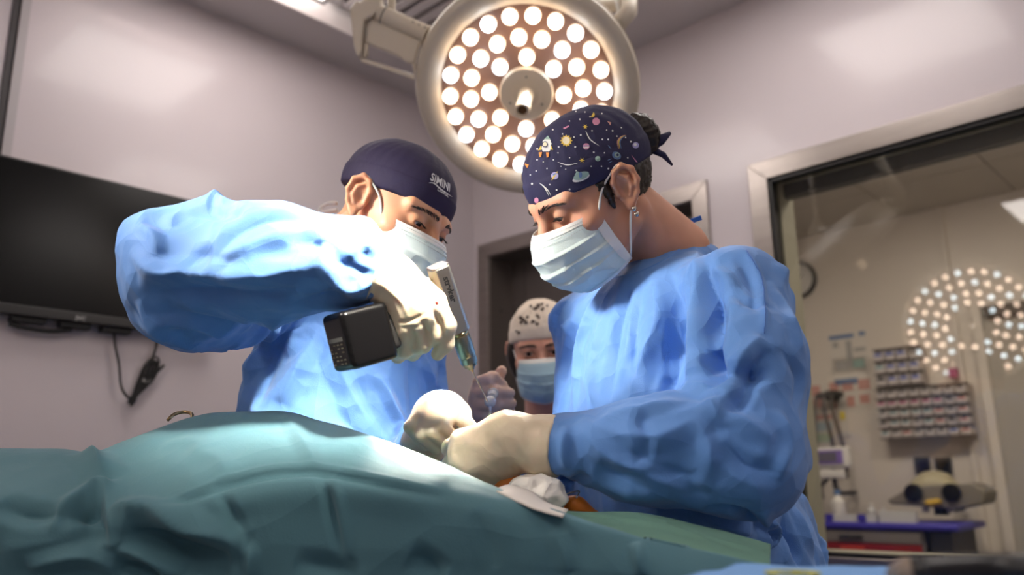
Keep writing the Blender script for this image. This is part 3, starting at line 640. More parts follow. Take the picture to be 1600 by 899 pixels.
def head_d(P, o):
    d = el(P, (0, -.008, .033), (.077, .099, .080))
    d = smin(d, el(P, (0, .030, -.030), (.064, .064, .085)), .03)
    d = smin(d, el(P, (0, .052, -.090), (.044, .040, .028)), .03)
    d = smin(d, el(P, (0, .084, -.098), (.018, .014, .014)), .015)
    Q = P.copy(); Q[:, 0] = np.abs(Q[:, 0])
    d = smin(d, rc(Q, (.054, -.002, -.060), (.030, .062, -.100), .019, .017), .02)
    d = smin(d, el(Q, (.046, .058, -.028), (.023, .023, .02)), .02)
    d = smin(d, rc(Q, (.010, .094, .017), (.050, .074, .019), .0105, .0095), .014)
    d = smax(d, -el(Q, (.032, .103, -.003), (.019, .017, .0125)), .012)
    d = smin(d, rc(P, (0, .093, .006), (0, .118, -.038), .0085, .0120), .012)
    d = smin(d, el(P, (0, .120, -.042), (.013, .012, .011)), .008)
    d = smin(d, el(Q, (.013, .108, -.046), (.0085, .011, .0085)), .006)
    d = smin(d, rc(Q, (0, .101, -.066), (.02, .092, -.069), .0062, .003), .006)
    d = smin(d, rc(Q, (0, .100, -.075), (.018, .092, -.072), .0068, .003), .006)
    d = smin(d, np.sqrt(((Q-np.array([.032, .080, 0], np.float32))**2).sum(1))-.0143, .005)
    d = smax(d, -el(Q, (.032, .097, o.get('zo', -.002)), (.0135, .011, o.get('ho', .0042))), .0015)
    # ears
    a = .45; ca, sa = math.cos(a), math.sin(a)
    E = Q-np.array([.0755, .004, -.006], np.float32)
    e = np.stack([E[:, 0]*ca+E[:, 1]*sa, -E[:, 0]*sa+E[:, 1]*ca, E[:, 2]], 1)       # ear flares outwards to the back
    t = -.12; e = np.stack([e[:, 0], e[:, 1]*math.cos(t)-e[:, 2]*math.sin(t), e[:, 1]*math.sin(t)+e[:, 2]*math.cos(t)], 1)
    m = np.sqrt((e**2).sum(1)) < .075
    er = np.full(len(P), 1., np.float32); q = e[m]
    if len(q):
        g = el(q, (.002, -.011, .002), (.0045, .019, .029))
        hel = [(.006, .003, -.002), (.008, .006, .012), (.008, -.001, .027), (.008, -.014, .033), (.008, -.027, .023), (.008, -.030, .006), (.006, -.024, -.012), (.005, -.015, -.024)]
        g = smin(g, chain(q, hel, [.003, .0036, .004, .0042, .0042, .0042, .004, .0045]), .003)
        g = smin(g, chain(q, [(.006, -.007, .020), (.007, -.017, .013), (.007, -.019, .0), (.006, -.013, -.013)], [.0032, .0036, .0036, .003]), .003)
        g = smin(g, el(q, (.005, -.009, -.027), (.0045, .0075, .009)), .004)
        g = smax(g, -el(q, (.011, -.006, -.002), (.0085, .0075, .0115)), .003)
        g = smin(g, el(q, (.005, .004, -.006), (.004, .004, .0055)), .002)
        er[m] = g
    d = smin(d, er, .004)
    return d
class Person: pass
def build_head(pe, R, t, s, neck, skin, o, h=.0021, torso=None):
    R = np.array(R); t = np.array(t)
    T = lambda l: R@(np.array(l, float)*s)+t
    pe.T = T; pe.R = R; pe.t = t; pe.s = s
    nb = np.array(neck)
    def f(P):
        L = ((P-t.astype(np.float32))@R.astype(np.float32)/s).astype(np.float32)
        d = head_d(L, o)*s
        d = smin(d, rc(P, T((0, -.028, -.03)), nb, .052*s, .060*s), .022)
        for sx in (-1, 1): d = smin(d, rc(P, T((sx*.055, -.03, -.05)), nb+(T((sx*.02, .05, 0))-t), .014*s, .016*s), .015)
        if torso is not None: d = smin(d, torso(P), .05)
        return d
    pts = np.array([T(l) for l in ((.11, .14, .13), (-.11, .14, .13), (.11, -.12, .13), (-.11, -.12, .13), (.11, .14, -.13), (-.11, .14, -.13), (.11, -.12, -.13), (-.11, -.12, -.13))]+[nb-.11, nb+.11])
    V, Q = iso(f, pts.min(0), pts.max(0), h, 1)
    pe.body = nm('body', V, Q, skin, pe.e)
    # eyes
    for sx in (-1, 1):
        c = T((sx*.032, .080, 0)); g = nrm(R@np.array(o.get('gaze', (0, 1, -.5))))
        eb = MB().lathe(c, g, [(.0126*s*math.sin(a), -.0126*s*math.cos(a)) for a in np.linspace(.02, math.pi-.02, 14)], 20).build('eyeball', EYEW, pe.body, smooth=True)
        MB().lathe(c, g, [(.0062*s, .0111*s), (.0060*s, .0118*s), (.003*s, .0130*s), (0, .0132*s)], 18).build('iris', IRIS, pe.body, smooth=True)
    tree = BVHTree.FromPolygons(V.tolist(), Q.tolist())
    pe.tree = tree
    # brows and lashes, hair by hair
    for sx in (-1, 1):
        br = MB(); rnd = random.Random(5+sx)
        for i in range(70):
            u = rnd.random(); x = .010+.042*u; z = .0155+.006*math.sin(u*2.4)-.004*u+rnd.uniform(-.003, .003)*(1-.5*u)
            hit = tree.ray_cast(Vector(T((sx*x, .16, z))), Vector(R@np.array([0, -1., 0])))
            if hit[0] is None: continue
            p = np.array(hit[0]); n = np.array(hit[1]); dr = nrm(R@np.array([sx*(.5+.6*u), 0, .7-.9*u])); dr = dr-n*(dr@n)
            br.tube([p-n*.0003, p+dr*.004*s+n*.0012, p+dr*.008*s+n*.0006], [.0006, .0006, .0002], 4, cap=False)
        br.build('eyebrow', o.get('hair', HAIR), pe.body, smooth=True)
        ls = MB(); zo, ho = o.get('zo', -.002), o.get('ho', .0042)
        for i in range(16):
            x = -.011+.022*i/15; zz = zo+ho*math.sqrt(max(0, 1-(x/.0135)**2)); y = math.sqrt(max(1e-6, .0143**2-x*x-zz*zz))+.0795
            p = T((sx*.032+x, y, zz)); ls.tube([p, T((sx*.032+x*1.25, y+.005, zz-.003)), T((sx*.032+x*1.4, y+.0075, zz-.002))], [.0005, .0004, .0001], 4, cap=False)
        ls.build('eyelashes', o.get('hair', HAIR), pe.body, smooth=True)
def build_cap(pe, m, zc=(.0175, .125), grow=.0065, top=.0, seed=0, fold=.0016, h=.003):
    R, t, s, T = pe.R, pe.t, pe.s, pe.T
    def f(P):
        L = ((P-t.astype(np.float32))@R.astype(np.float32)/s).astype(np.float32)
        d = smin(el(L, (0, -.010, .036), (.078+grow, .100+grow, .081+grow+top)), el(L, (0, -.045, .045), (.066, .066, .064)), .03)
        cut = L[:, 2]-(zc[0]+zc[1]*L[:, 1])
        d = smax(d, -cut, .003)
        band = np.abs(cut-.032)-.0006
        return d*s
    lo = t-.17*s; hi = t+.17*s
    V, Q = iso(f, lo, hi, h, 1); N = normals(V, Q)
    L = (V-t)@R/s; cut = L[:, 2]-(zc[0]+zc[1]*L[:, 1])
    wv = worley(L*np.array([1, 1, .45]), 26, seed)-.5; up = np.clip((cut-.03)/.03, 0, 1)
    ang = np.arctan2(L[:, 0], L[:, 1]); gath = np.sin(ang*26+vnoise(L, 20, seed)*2.0)*np.clip(1-np.abs(cut-.06)/.05, 0, 1)
    V = V+N*((wv*.0045+gath*.0007)*up*fold/.0016+.0008*np.tanh((.034-cut)/.0015))[:, None]
    pe.cap = nm('cap', V, Q, m, pe.e); pe.captree = BVHTree.FromPolygons(V.tolist(), Q.tolist())
    return pe.cap
def build_mask(pe, m, drop=0., seed=0, bulge=.0):
    T, s = pe.T, pe.s; nu, nv = 61, 49; rnd = np.random.RandomState(seed)
    vs_ = np.linspace(0, 1, nv); us = np.linspace(-1, 1, nu)
    zm = -.012-.118*vs_-drop; zs = -.016-.090*vs_-drop*.8
    ym = np.interp(vs_, [0, .12, .3, .55, .8, 1], [.119, .133, .141, .135, .119, .086])+bulge*np.sin(vs_*math.pi)
    ys = np.interp(vs_, [0, .5, 1], [.046, .040, .030])
    G = np.zeros((nv, nu, 3))
    for i in range(nv):
        a = np.abs(us); w_ = a**1.75
        x = .0665*np.sin(us*1.45)/math.sin(1.45)*(1+.04*math.sin(vs_[i]*3.1))
        y = ym[i]+(ys[i]-ym[i])*w_; z = zm[i]+(zs[i]-zm[i])*a**1.4
        G[i, :, 0] = x; G[i, :, 1] = y; G[i, :, 2] = z
    P = G.reshape(-1, 3)
    idx = np.arange(nv*nu).reshape(nv, nu); Q = np.stack([idx[:-1, :-1], idx[:-1, 1:], idx[1:, 1:], idx[1:, :-1]], -1).reshape(-1, 4)[:, ::-1]
    N = normals(P, Q)
    if (N[:, 1].mean() < 0): Q = Q[:, ::-1]; N = -N
    v2 = np.repeat(vs_, nu); u2 = np.tile(us, nv)
    pleat = sum(np.where(v2 > c, np.exp(-(v2-c)/.06), -.3*np.exp((v2-c)/.03)) for c in (.30, .50, .70))*.0022*np.clip(1.15-np.abs(u2)**4, 0, 1)
    crum = (worley(P*np.array([1., .6, .7]), 34, seed+3)-.5)*.009*np.clip((v2-.25)*3, 0, 1)
    edge = np.clip(np.minimum(np.minimum(v2, 1-v2)*10, (1-np.abs(u2))*12), 0, 1)
    P = P+N*(pleat*edge+crum*edge)[:, None]
    W = np.array([T(p) for p in P]); NW = N@pe.R.T
    n = len(W); VV = np.vstack([W, W-NW*.0012*s]); bd = np.concatenate([idx[0, :], idx[1:, -1], idx[-1, -2::-1], idx[-2:0:-1, 0]])
    side = np.stack([bd, np.roll(bd, -1), np.roll(bd, -1)+n, bd+n], 1)
    pe.mask = nm('mask', VV, np.vstack([Q, Q[:, ::-1]+n, side]), m, pe.e)
    def strip(name, sel, m2, off=.0009):
        pts = []
        sub = idx[sel]; a, b = sub.shape; V_ = np.array([W[k]+NW[k]*off for k in sub.ravel()]); i2 = np.arange(a*b).reshape(a, b)
        q = np.stack([i2[:-1, :-1], i2[:-1, 1:], i2[1:, 1:], i2[1:, :-1]], -1).reshape(-1, 4)[:, ::-1]
        nm(name, V_, q, m2, pe.mask)
    strip('nose_band', np.s_[0:5, :], MASKW); strip('hem', np.s_[-3:, :], MASKW)
    strip('side_band', np.s_[:, 0:4], MASKW); strip('side_band', np.s_[:, -4:], MASKW)
    st_ = MB()
    for r_ in (2, 5, 7):
        for k in range(1, nu-1, 1):
            p = W[idx[r_, k]]+NW[idx[r_, k]]*.0012; q = W[idx[r_, k+1]]+NW[idx[r_, k+1]]*.0012 if k+1 < nu else p
            st_.tube([p, p+(q-p)*.55], .0004, 4, cap=False)
    st_.build('stitching', mat('stitch_grey', (186, 190, 188), .7), pe.mask)
    pe.mk = lambda i, k: W[idx[i, k]]
    for sx, k in ((-1, 0), (1, nu-1)):
        lp = MB().tube(spline([W[idx[2, k]], T((sx*.074, .028, .006)), T((sx*.083, .006, .022)), T((sx*.086, -.008, .027)), T((sx*.082, -.022, .016)), T((sx*.080, -.026, -.006)), T((sx*.083, -.014, -.030)), T((sx*.080, .002, -.040)), W[idx[-3, k]]], 48), .0017*s, 8)
        lp.build('ear_loop', MASKW, pe.mask, smooth=True)
def cloth(f, lo, hi, h, strokes, crumple=(), axis=None, sub=1, name='gown', m=None, parent=None):
    V, Q = iso(f, lo, hi, h, 2)
    for _ in range(sub): V, Q = subdiv(V, Q)
    N = normals(V, Q); D = np.zeros(len(V), np.float32)
    for sc, am, sd, st3 in crumple: D += (worley(V*np.array(st3), sc, sd)-.55)*am
    V = (V+N*D[:, None]).astype(np.float32)
    if strokes: V = sculpt(V, Q, strokes)
    return V, Q
def limb_strokes(a, b, ra, n, seed, wd=(.012, .028), ht=(.003, .010), twist=1.2, along=.5, sec=None):
    rn = random.Random(seed); a, b = np.asarray(a, float), np.asarray(b, float); ax = b-a; L = np.linalg.norm(ax); ax = ax/L
    u = nrm(np.cross(ax, [.3, .5, .8])); v = np.cross(ax, u); out = []
    for i in range(n):
        t0 = rn.uniform(-.05, 1.05); t1 = t0+rn.choice((-1, 1))*along*rn.uniform(.4, 1); th = rn.uniform(0, 6.283); dt = rn.uniform(-1, 1)*twist; pts = []
        for k in (0, .5, 1):
            tt = min(1.05, max(-.05, t0+(t1-t0)*k)); an = th+dt*k; pts.append(a+ax*L*tt+(u*math.cos(an)+v*math.sin(an))*ra)
        out.append((pts, rn.uniform(*wd), rn.choice((-1, 1, 1))*rn.uniform(*ht), 1.0+.4*rn.random()))
    return out
def glove(name, f, lo, hi, parent, h=.0024, crease=.0012, m=None, seed=0):
    V, Q = iso(f, lo, hi, h, 1); N = normals(V, Q)
    V = V+N*((worley(V*np.array([1, 1, 1.]), 45, seed)-.5)*crease+vnoise(V, 90, seed)*crease*.25)[:, None]
    return nm(name, V, Q, m or GLOVE, parent), V, Q
def bounds(pts, pad): p = np.array(pts); return p.min(0)-pad, p.max(0)+pad
def shoes(pe, x, y, ax):
    ax = nrm(ax); sd = np.array([ax[1], -ax[0], 0])
    for s in (-1, 1):
        c = np.array([x, y, 0.])+sd*s*.12
        leg = nm('trouser_leg', *iso(lambda P: rc(P, c+ZV*.09, c+ZV*.75, .075, .1), c-.15+ZV*.1, c+.15+ZV*.8, .02), SCRUB, pe.e)
        V, Q = iso(lambda P: np.maximum(smin(el(P, c+ax*.06+ZV*.035, (.05, .05, .05)), rc(P, c-ax*.06+ZV*.045, c+ax*.13+ZV*.03, .048, .042), .03), -P[:, 2]+.001), c-.26, c+.28, .012)
        nm('clog', V, Q, mat('clog_white', (210, 210, 208), .5), pe.e)

# ------------------------------------------------------------------ surgeon on the right
S1 = Person(); S1.e = empty('person', (U(1070, 800, 1.38)[0], U(1070, 800, 1.38)[1], 0), 'surgeon in space-print cap and blue gown leaning over the patient, right', 'person')
R1 = [[-0.4318, -0.7775, -0.4573], [0.8819, -0.2575, -0.3949], [0.1893, -0.5738, 0.7968]]; T1 = [0.129, 1.2348, 1.599]
SK1 = skin_mat('skin_tan', (206, 150, 122)); SK2 = skin_mat('skin_warm', (218, 160, 124)); SK3 = skin_mat('skin_light', (214, 160, 138))
NB1 = U(1052, 398, 1.365)
SLn, SRf = U(1148, 466, 1.185), U(932, 512, 1.475); es = nrm((SLn-SRf)*[1, 1, 0]); en = np.array([es[1], -es[0], 0]); RG = np.array([es, en, ZV]).T
tor1 = lambda P: smin(rc(P, SLn+en*-.0-ZV*.03, SRf-ZV*.03, .05), el(P, (SLn+SRf)/2-ZV*.2, (.15, .09, .22), RG), .05)
build_head(S1, R1, T1, 1.03, NB1, SK1, dict(zo=-.0035, ho=.0036, gaze=(0, 1, -.75)), torso=tor1)
CAPS = mat('cap_space_navy', (36, 34, 70), .8, bump=.4, bs=800, bump2=.15, bs2=60)
build_cap(S1, CAPS, zc=(.016, .10), top=.0, seed=4, fold=.0014)
build_mask(S1, MASKB, seed=2, bulge=.002)
EL1, WR1 = U(1158, 706, 1.045), U(880, 700, 1.06)
EL2, WR2 = U(915, 715, 1.44), U(785, 728, 1.28)
CH1 = (SLn+SRf)/2-ZV*.20; PV1 = U(1092, 800, 1.38); PV1 = np.array([PV1[0], PV1[1], .98])
def gown1(P):
    d = rc(P, SLn, SRf, .072, .070)
    d = smin(d, rc(P, NB1-ZV*.045, (SLn+SRf)/2-ZV*.05, .068, .10), .04)
    d = smin(d, el(P, NB1-en*.045-ZV*.035, (.066, .066, .06)), .03)
    d = smin(d, el(P, CH1, (.195, .125, .27), RG), .06)
    d = smin(d, el(P, PV1, (.205, .165, .25), RG), .08)
    d = smin(d, rc(P, PV1-ZV*.1, np.array([PV1[0]+.03, PV1[1]+.02, .32]), .19, .25), .08)
    a = smin(rc(P, SLn, U(1168, 568, 1.1), .072, .076), rc(P, U(1168, 568, 1.1), EL1, .076, .073), .03)
    a = smin(a, rc(P, EL1, U(1000, 708, 1.05), .074, .060), .025)
    a = smin(a, rc(P, U(1000, 708, 1.05), WR1, .060, .046), .03)
    a = smin(a, el(P, U(1185, 735, 1.05), (.055, .05, .055)), .03)
    d = smin(d, a, .022)
    d = smin(d, smin(rc(P, SRf, EL2, .07, .065), rc(P, EL2, WR2, .062, .045), .03), .02)
    # flat lower hem
    d = smax(d, -(P[:, 2]-.28), .01)
    return d
lo, hi = bounds([SLn, SRf, EL1, WR1, EL2, WR2, NB1, PV1+.25, PV1-.25, np.array([PV1[0], PV1[1], .25])], .14)
ST1 = [ # long folds falling from neckline over the chest
 ([(945, 440), (915, 520), (895, 620)], .022, .010), ([(985, 430), (965, 520), (950, 630)], .018, -.010, 1.3), ([(1020, 425), (1030, 500), (1010, 560), (985, 625)], .024, .013, 1.4), ([(1045, 420), (1062, 500), (1052, 580), (1040, 630)], .02, -.015, 1.3),
 ([(1085, 385), (1095, 450), (1088, 520), (1080, 600)], .022, .012, 1.4), ([(1100, 400), (1112, 470), (1104, 540)], .016, -.014, 1.3), ([(920, 470), (890, 540), (880, 600)], .02, -.008), ([(940, 500), (925, 580), (930, 640)], .015, .008, 1.3), ([(1000, 470), (990, 540), (1000, 600)], .014, -.007, 1.3),
 # armpit and shoulder
 ([(1095, 600), (1108, 560), (1120, 500), (1118, 450)], .018, -.016, 1.2), ([(1085, 540), (1110, 560), (1130, 600)], .018, -.018, 1.2), ([(1160, 385), (1185, 430), (1195, 490), (1192, 525)], .008, .005, 1.2), ([(1150, 400), (1172, 440), (1183, 490)], .01, -.004, 1.2),
 ([(1190, 525), (1160, 560), (1130, 620)], .018, .011, 1.3), ([(1200, 545), (1175, 590), (1150, 640), (1120, 650)], .014, -.012, 1.2), ([(1130, 455), (1165, 470), (1210, 480)], .014, -.006, 1.3), ([(1200, 440), (1235, 500), (1255, 560)], .016, .006, 1.3), ([(1220, 540), (1250, 590), (1240, 640)], .014, -.007, 1.3), ([(1110, 420), (1140, 440), (1150, 480)], .012, .008, 1.3),
 # forearm
 ([(905, 655), (960, 680), (1040, 680), (1110, 650)], .020, .008, 1.4), ([(900, 660), (935, 700), (1000, 740), (1080, 770)], .018, .008, 1.4), ([(1095, 640), (1150, 655), (1210, 690)], .018, .010, 1.3), ([(1130, 690), (1170, 730), (1220, 740)], .018, -.009, 1.3), ([(1090, 660), (1110, 710), (1090, 770)], .014, .006, 1.3), ([(1215, 640), (1230, 690), (1215, 750)], .012, .008, 1.3),
 ([(885, 665), (880, 700), (885, 735)], .010, .006, 1.3), ([(915, 740), (895, 755), (870, 745)], .012, -.008, 1.2), ([(1000, 655), (1010, 690), (990, 730)], .014, -.005, 1.4),
 # loose cloth at the waist
 ([(1080, 800), (1130, 815), (1170, 830)], .016, .012, 1.3), ([(1100, 795), (1150, 800), (1210, 840)], .012, -.012, 1.2), ([(1190, 800), (1205, 830), (1195, 860)], .012, .014, 1.2), ([(1240, 790), (1255, 830), (1275, 870)], .016, .010, 1.3), ([(1225, 800), (1238, 840), (1250, 875)], .012, -.012, 1.2)]
ST1 = [(p, w_*1.05, h_*1.45, 1.15) for p, w_, h_, *_ in ST1]
ST1 += limb_strokes((SLn+SRf)/2-ZV*.02, PV1-ZV*.15, .22, 34, 1, twist=.4, along=.55, wd=(.02, .055), ht=(.007, .017))+limb_strokes(SLn, EL1, .10, 8, 2, twist=1.0, along=.8, wd=(.018, .045), ht=(.006, .015))+limb_strokes(EL1, WR1, .09, 9, 3, twist=1.0, along=.8, wd=(.018, .045), ht=(.006, .015))+limb_strokes(PV1+ZV*.08, PV1-ZV*.25, .24, 40, 4, twist=.4, along=.9, wd=(.012, .03), ht=(.006, .018))
V, Q = cloth(gown1, lo, hi, .008, ST1, crumple=((5, .013, 11, (1, 1, .55)), (13, .004, 5, (1, 1, .6)), (34, .003, 7, (1, 1, 1))))
g1 = nm('gown', V, Q, GOWN, S1.e)
gt1 = BVHTree.FromPolygons(V.tolist(), Q.tolist())
def on_tree(tree, px, py, off=0.):
    h = tree.ray_cast(Vector(CAM), Vector(ray(px, py)).normalized())
    return None if h[0] is None else np.array(h[0])+np.array(h[1])*off
def piping(tree, pts, r, name, m, parent, n=40, off=.001):
    P = [on_tree(tree, *p, off) for p in spline([np.array(q, float) for q in pts], n)]; P = [p for p in P if p is not None]
    P = [p for i, p in enumerate(P) if i == 0 or np.linalg.norm(p-P[i-1]) < .04]
    return MB().tube(P, r, 6).build(name, m, parent, smooth=True)
GB = mat('gown_binding', (62, 100, 176), .7)
piping(gt1, [(962, 434), (1000, 424), (1040, 405), (1075, 380), (1092, 368)], .0018, 'neck_binding', GOWN, g1, off=.0)
piping(gt1, [(1166, 392), (1188, 430), (1196, 480), (1194, 522)], .0006, 'sleeve_seam', GB, g1)
o = MB().box(U(1062, 356, 1.44), RT*.040+UPV*.014, FW*.004, UPV*.008-RT*.003).build('gown_tie', mat('tie_blue', (40, 104, 206), .5), g1, bevel=.001)
# near glove
wr = U(795, 690, 1.085)
def gl1(P):
    d = smin(rc(P, U(874, 698, 1.055), U(850, 697, 1.06), .0365, .0355), rc(P, U(850, 697, 1.06), wr, .0355, .031), .02)
    mcps = [U(722, 690, 1.11), U(722, 712, 1.095), U(732, 735, 1.085), U(752, 752, 1.085)]
    for mc in mcps: d = smin(d, rc(P, wr, mc, .027, .0165), .025)
    d = smin(d, el(P, U(760, 715, 1.09), (.04, .032, .036)), .02)
    pips = [U(704, 700, 1.15), U(704, 728, 1.14), U(712, 755, 1.13), U(735, 775, 1.12)]; tips = [U(712, 728, 1.18), U(712, 755, 1.17), U(722, 780, 1.16), U(745, 795, 1.15)]
    for a, b, c in zip(mcps, pips, tips): d = smin(d, chain(P, [a, b, c], [.0135, .012, .0095], .006), .006)
    d = smin(d, chain(P, [U(765, 690, 1.12), U(728, 688, 1.15), U(706, 698, 1.17)], [.015, .0125, .0095], .006), .008)
    ca_ = nrm(wr-U(874, 698, 1.055)); return np.maximum(d, -((P-U(874, 698, 1.055).astype(np.float32))@ca_.astype(np.float32)))
lo, hi = bounds([U(874, 704, 1.055), U(704, 700, 1.2), U(745, 800, 1.16), U(720, 680, 1.05)], .06)
o, V, Q = glove('glove', gl1, lo, hi, S1.e, crease=.0022, seed=3)
for k, x in enumerate((872, 866, 860)):
    c = U(x, 698, 1.056); ax = nrm(wr-U(874, 698, 1.055)); MB().lathe(c, ax, [(.0355, -.0015), (.0374-.0006*k, 0), (.0355, .0015)], 36, caps=False).build('cuff_roll', GLOVE, o, smooth=True)
# far glove, busy in the wound
wr2 = WR2
def gl2(P):
    d = rc(P, wr2, U(758, 738, 1.26), .034, .028); mcps = [U(742, 732, 1.25), U(740, 745, 1.245), U(742, 758, 1.24), U(748, 768, 1.24)]
    for i, mc in enumerate(mcps):
        d = smin(d, rc(P, U(758, 738, 1.26), mc, .02, .013), .02); d = smin(d, chain(P, [mc, mc+np.array([-.03, -.005, -.02]), mc+np.array([-.035, -.01, -.045])], [.011, .010, .008]), .005)
    return smin(d, chain(P, [U(764, 727, 1.24), U(748, 724, 1.225), U(740, 734, 1.215)], [.013, .011, .009]), .006)
lo, hi = bounds([wr2, U(725, 720, 1.2), U(745, 785, 1.2)], .08); glove('glove', gl2, lo, hi, S1.e, h=.004)
# hair, ear stud, knot
Tt = S1.T
def hair1(P):
    L = ((P-S1.t.astype(np.float32))@S1.R.astype(np.float32)/S1.s).astype(np.float32)
    d = smax(el(L, (0, -.012, .02), (.0785, .101, .09)), L[:, 1]-(.030+.9*(L[:, 2]+.0)), .006)      # behind the temple line
    d = smax(d, -(L[:, 2]+.055-.3*(L[:, 1]+.05)), .01)
    Q_ = L.copy(); Q_[:, 0] = np.abs(Q_[:, 0])
    d = smax(d, -el(Q_, (.085, -.006, -.02), (.03, .020, .040)), .004)
    d = smin(d, rc(Q_, (.0725, .022, .012), (.0715, .020, -.026), .006, .0035), .006)                # sideburn
    d = smin(d, el(L, (-.01, -.122, .036), (.034, .026, .036)), .012)                                    # bun
    return d*S1.s
V, Q = iso(hair1, np.array(T1)-.2, np.array(T1)+.2, .0026, 1); N = normals(V, Q); L = (V-S1.t)@S1.R/S1.s
V = V+N*(np.sin(L[:, 2]*520+vnoise(L, 60)*5)*.0008+vnoise(L*np.array([1, 1, .4]), 240, 3)*.0016)[:, None]
hr = nm('hair', V, Q, HAIR, S1.e)
lk = MB(); rnd = random.Random(3)
for i in range(0):
    a = Tt((rnd.uniform(-.055, .055), -.098+rnd.uniform(-.01, .01), rnd.uniform(-.05, .0))); b = a+S1.R@np.array([rnd.uniform(-.012, .012), -.012, -.03])*rnd.uniform(.4, 1.0)
    lk.tube(spline([a, (a+b)/2+S1.R@np.array([0, -.006, 0]), b], 5), [.0012, .0012, .001, .0008, .0003], 4, cap=False)
for i in range(44):
    th = rnd.uniform(0, 6.28); r0 = rnd.uniform(.7, 1); c = Tt((-.01+.033*math.cos(th)*r0, -.122-.018*(1.3-r0), .036+.035*math.sin(th)*r0)); d = S1.R@np.array([math.cos(th+1.5)*.010, -.001, math.sin(th+1.5)*.010])
    lk.tube([c-d, c+S1.R@np.array([0, -.003, 0]), c+d*1.1], [.0009, .0009, .0003], 4, cap=False)
lk.build('loose_hair', HAIR, hr, smooth=True)['kind'] = 'stuff'
for k in range(2): MB().lathe(Tt((-.090, .0035, -.040-.009*k)), S1.R@np.array([-1., -.2, 0]), [(0, -.003), (.0036, -.0018), (.0042, 0), (.0036, .002), (0, .0034)], 14).build('ear_stud', mat('stud_silver', (190, 184, 176), .2, metal=1), S1.e, smooth=True)
kn = S1.cap
c = Tt((-.02, -.118, .012)); MB().tube([c, c+S1.R@np.array([-.012, -.018, .004]), c+S1.R@np.array([-.016, -.038, .006])], [.007, .009, .003], 10).build('tie_end', CAPS, kn, smooth=True)
MB().tube([c, c+S1.R@np.array([-.010, -.012, -.02]), c+S1.R@np.array([-.008, -.02, -.042])], [.006, .005, .002], 10).build('tie_end', CAPS, kn, smooth=True)
shoes(S1, PV1[0], PV1[1], en)

# ------------------------------------------------------------------ surgeon on the left
S2 = Person(); S2.e = empty('person', (U(520, 700, 1.55)[0], U(520, 700, 1.55)[1], 0), 'surgeon in plain navy cap raising one arm to work a drill, left', 'person')
R2 = [[-0.4615, 0.7471, 0.4784], [-0.8769, -0.4658, -0.1184], [0.1344, -0.4742, 0.8701]]; T2 = [-0.2043, 1.3535, 1.6071]
NB2 = U(535, 398, 1.50)
SR2, SL2 = U(452, 440, 1.44), U(640, 505, 1.60); es2 = nrm((SL2-SR2)*[1, 1, 0]); en2 = np.array([es2[1], -es2[0], 0]); RG2 = np.array([es2, en2, ZV]).T
tor2 = lambda P: smin(rc(P, SR2-ZV*.03, SL2-ZV*.03, .05), el(P, (SR2+SL2)/2-ZV*.2, (.15, .09, .22), RG2), .05)
build_head(S2, R2, T2, 1.04, NB2, SK2, dict(zo=-.0035, ho=.0034, gaze=(0, 1, -.75)), torso=tor2)
NAVY = mat('cap_navy', (27, 16, 54), .8, bump=.4, bs=800, bump2=.2, bs2=50)
build_cap(S2, NAVY, zc=(.017, .10), top=.0, seed=9, fold=.0010)
build_mask(S2, MASKB, seed=6)
EL3, WR3 = U(292, 425, 1.15), U(584, 424, 1.045)
EL4, WR4 = U(640, 720, 1.47), U(652, 712, 1.29)
CH2 = (SR2+SL2)/2-ZV*.22; PV2 = np.array([U(505, 700, 1.58)[0], U(505, 700, 1.58)[1], 1.0])
def gown2(P):
    d = rc(P, SR2, SL2, .075, .072)
    d = smin(d, rc(P, NB2-ZV*.05, (SR2+SL2)/2-ZV*.05, .065, .10), .04)
    d = smin(d, el(P, CH2, (.20, .14, .27), RG2), .06)
    d = smin(d, el(P, PV2, (.235, .18, .25), RG2), .08)
    d = smin(d, rc(P, PV2-ZV*.1, np.array([PV2[0]-.01, PV2[1]+.02, .32]), .21, .25), .08)
    a = rc(P, SR2, EL3, .088, .088)
    a = smin(a, rc(P, EL3, U(430, 412, 1.09), .086, .073), .03)
    a = smin(a, rc(P, U(430, 412, 1.09), U(540, 412, 1.06), .073, .057), .03)
    a = smin(a, rc(P, U(540, 412, 1.06), WR3, .057, .034), .02)
    a = smin(a, el(P, U(300, 482, 1.2), (.085, .07, .06)), .05)
    a = smin(a, el(P, U(232, 372, 1.14), (.04, .04, .035)), .03)
    d = smin(d, a, .02)
    d = smin(d, smin(rc(P, SL2, EL4, .068, .066), rc(P, EL4, WR4, .06, .042), .03), .02)
    d = smax(d, -(P[:, 2]-.28), .01)
    return d
lo, hi = bounds([SR2, SL2, EL3, WR3, EL4, WR4, NB2, PV2+.28, PV2-.28, np.array([PV2[0], PV2[1], .25])], .14)
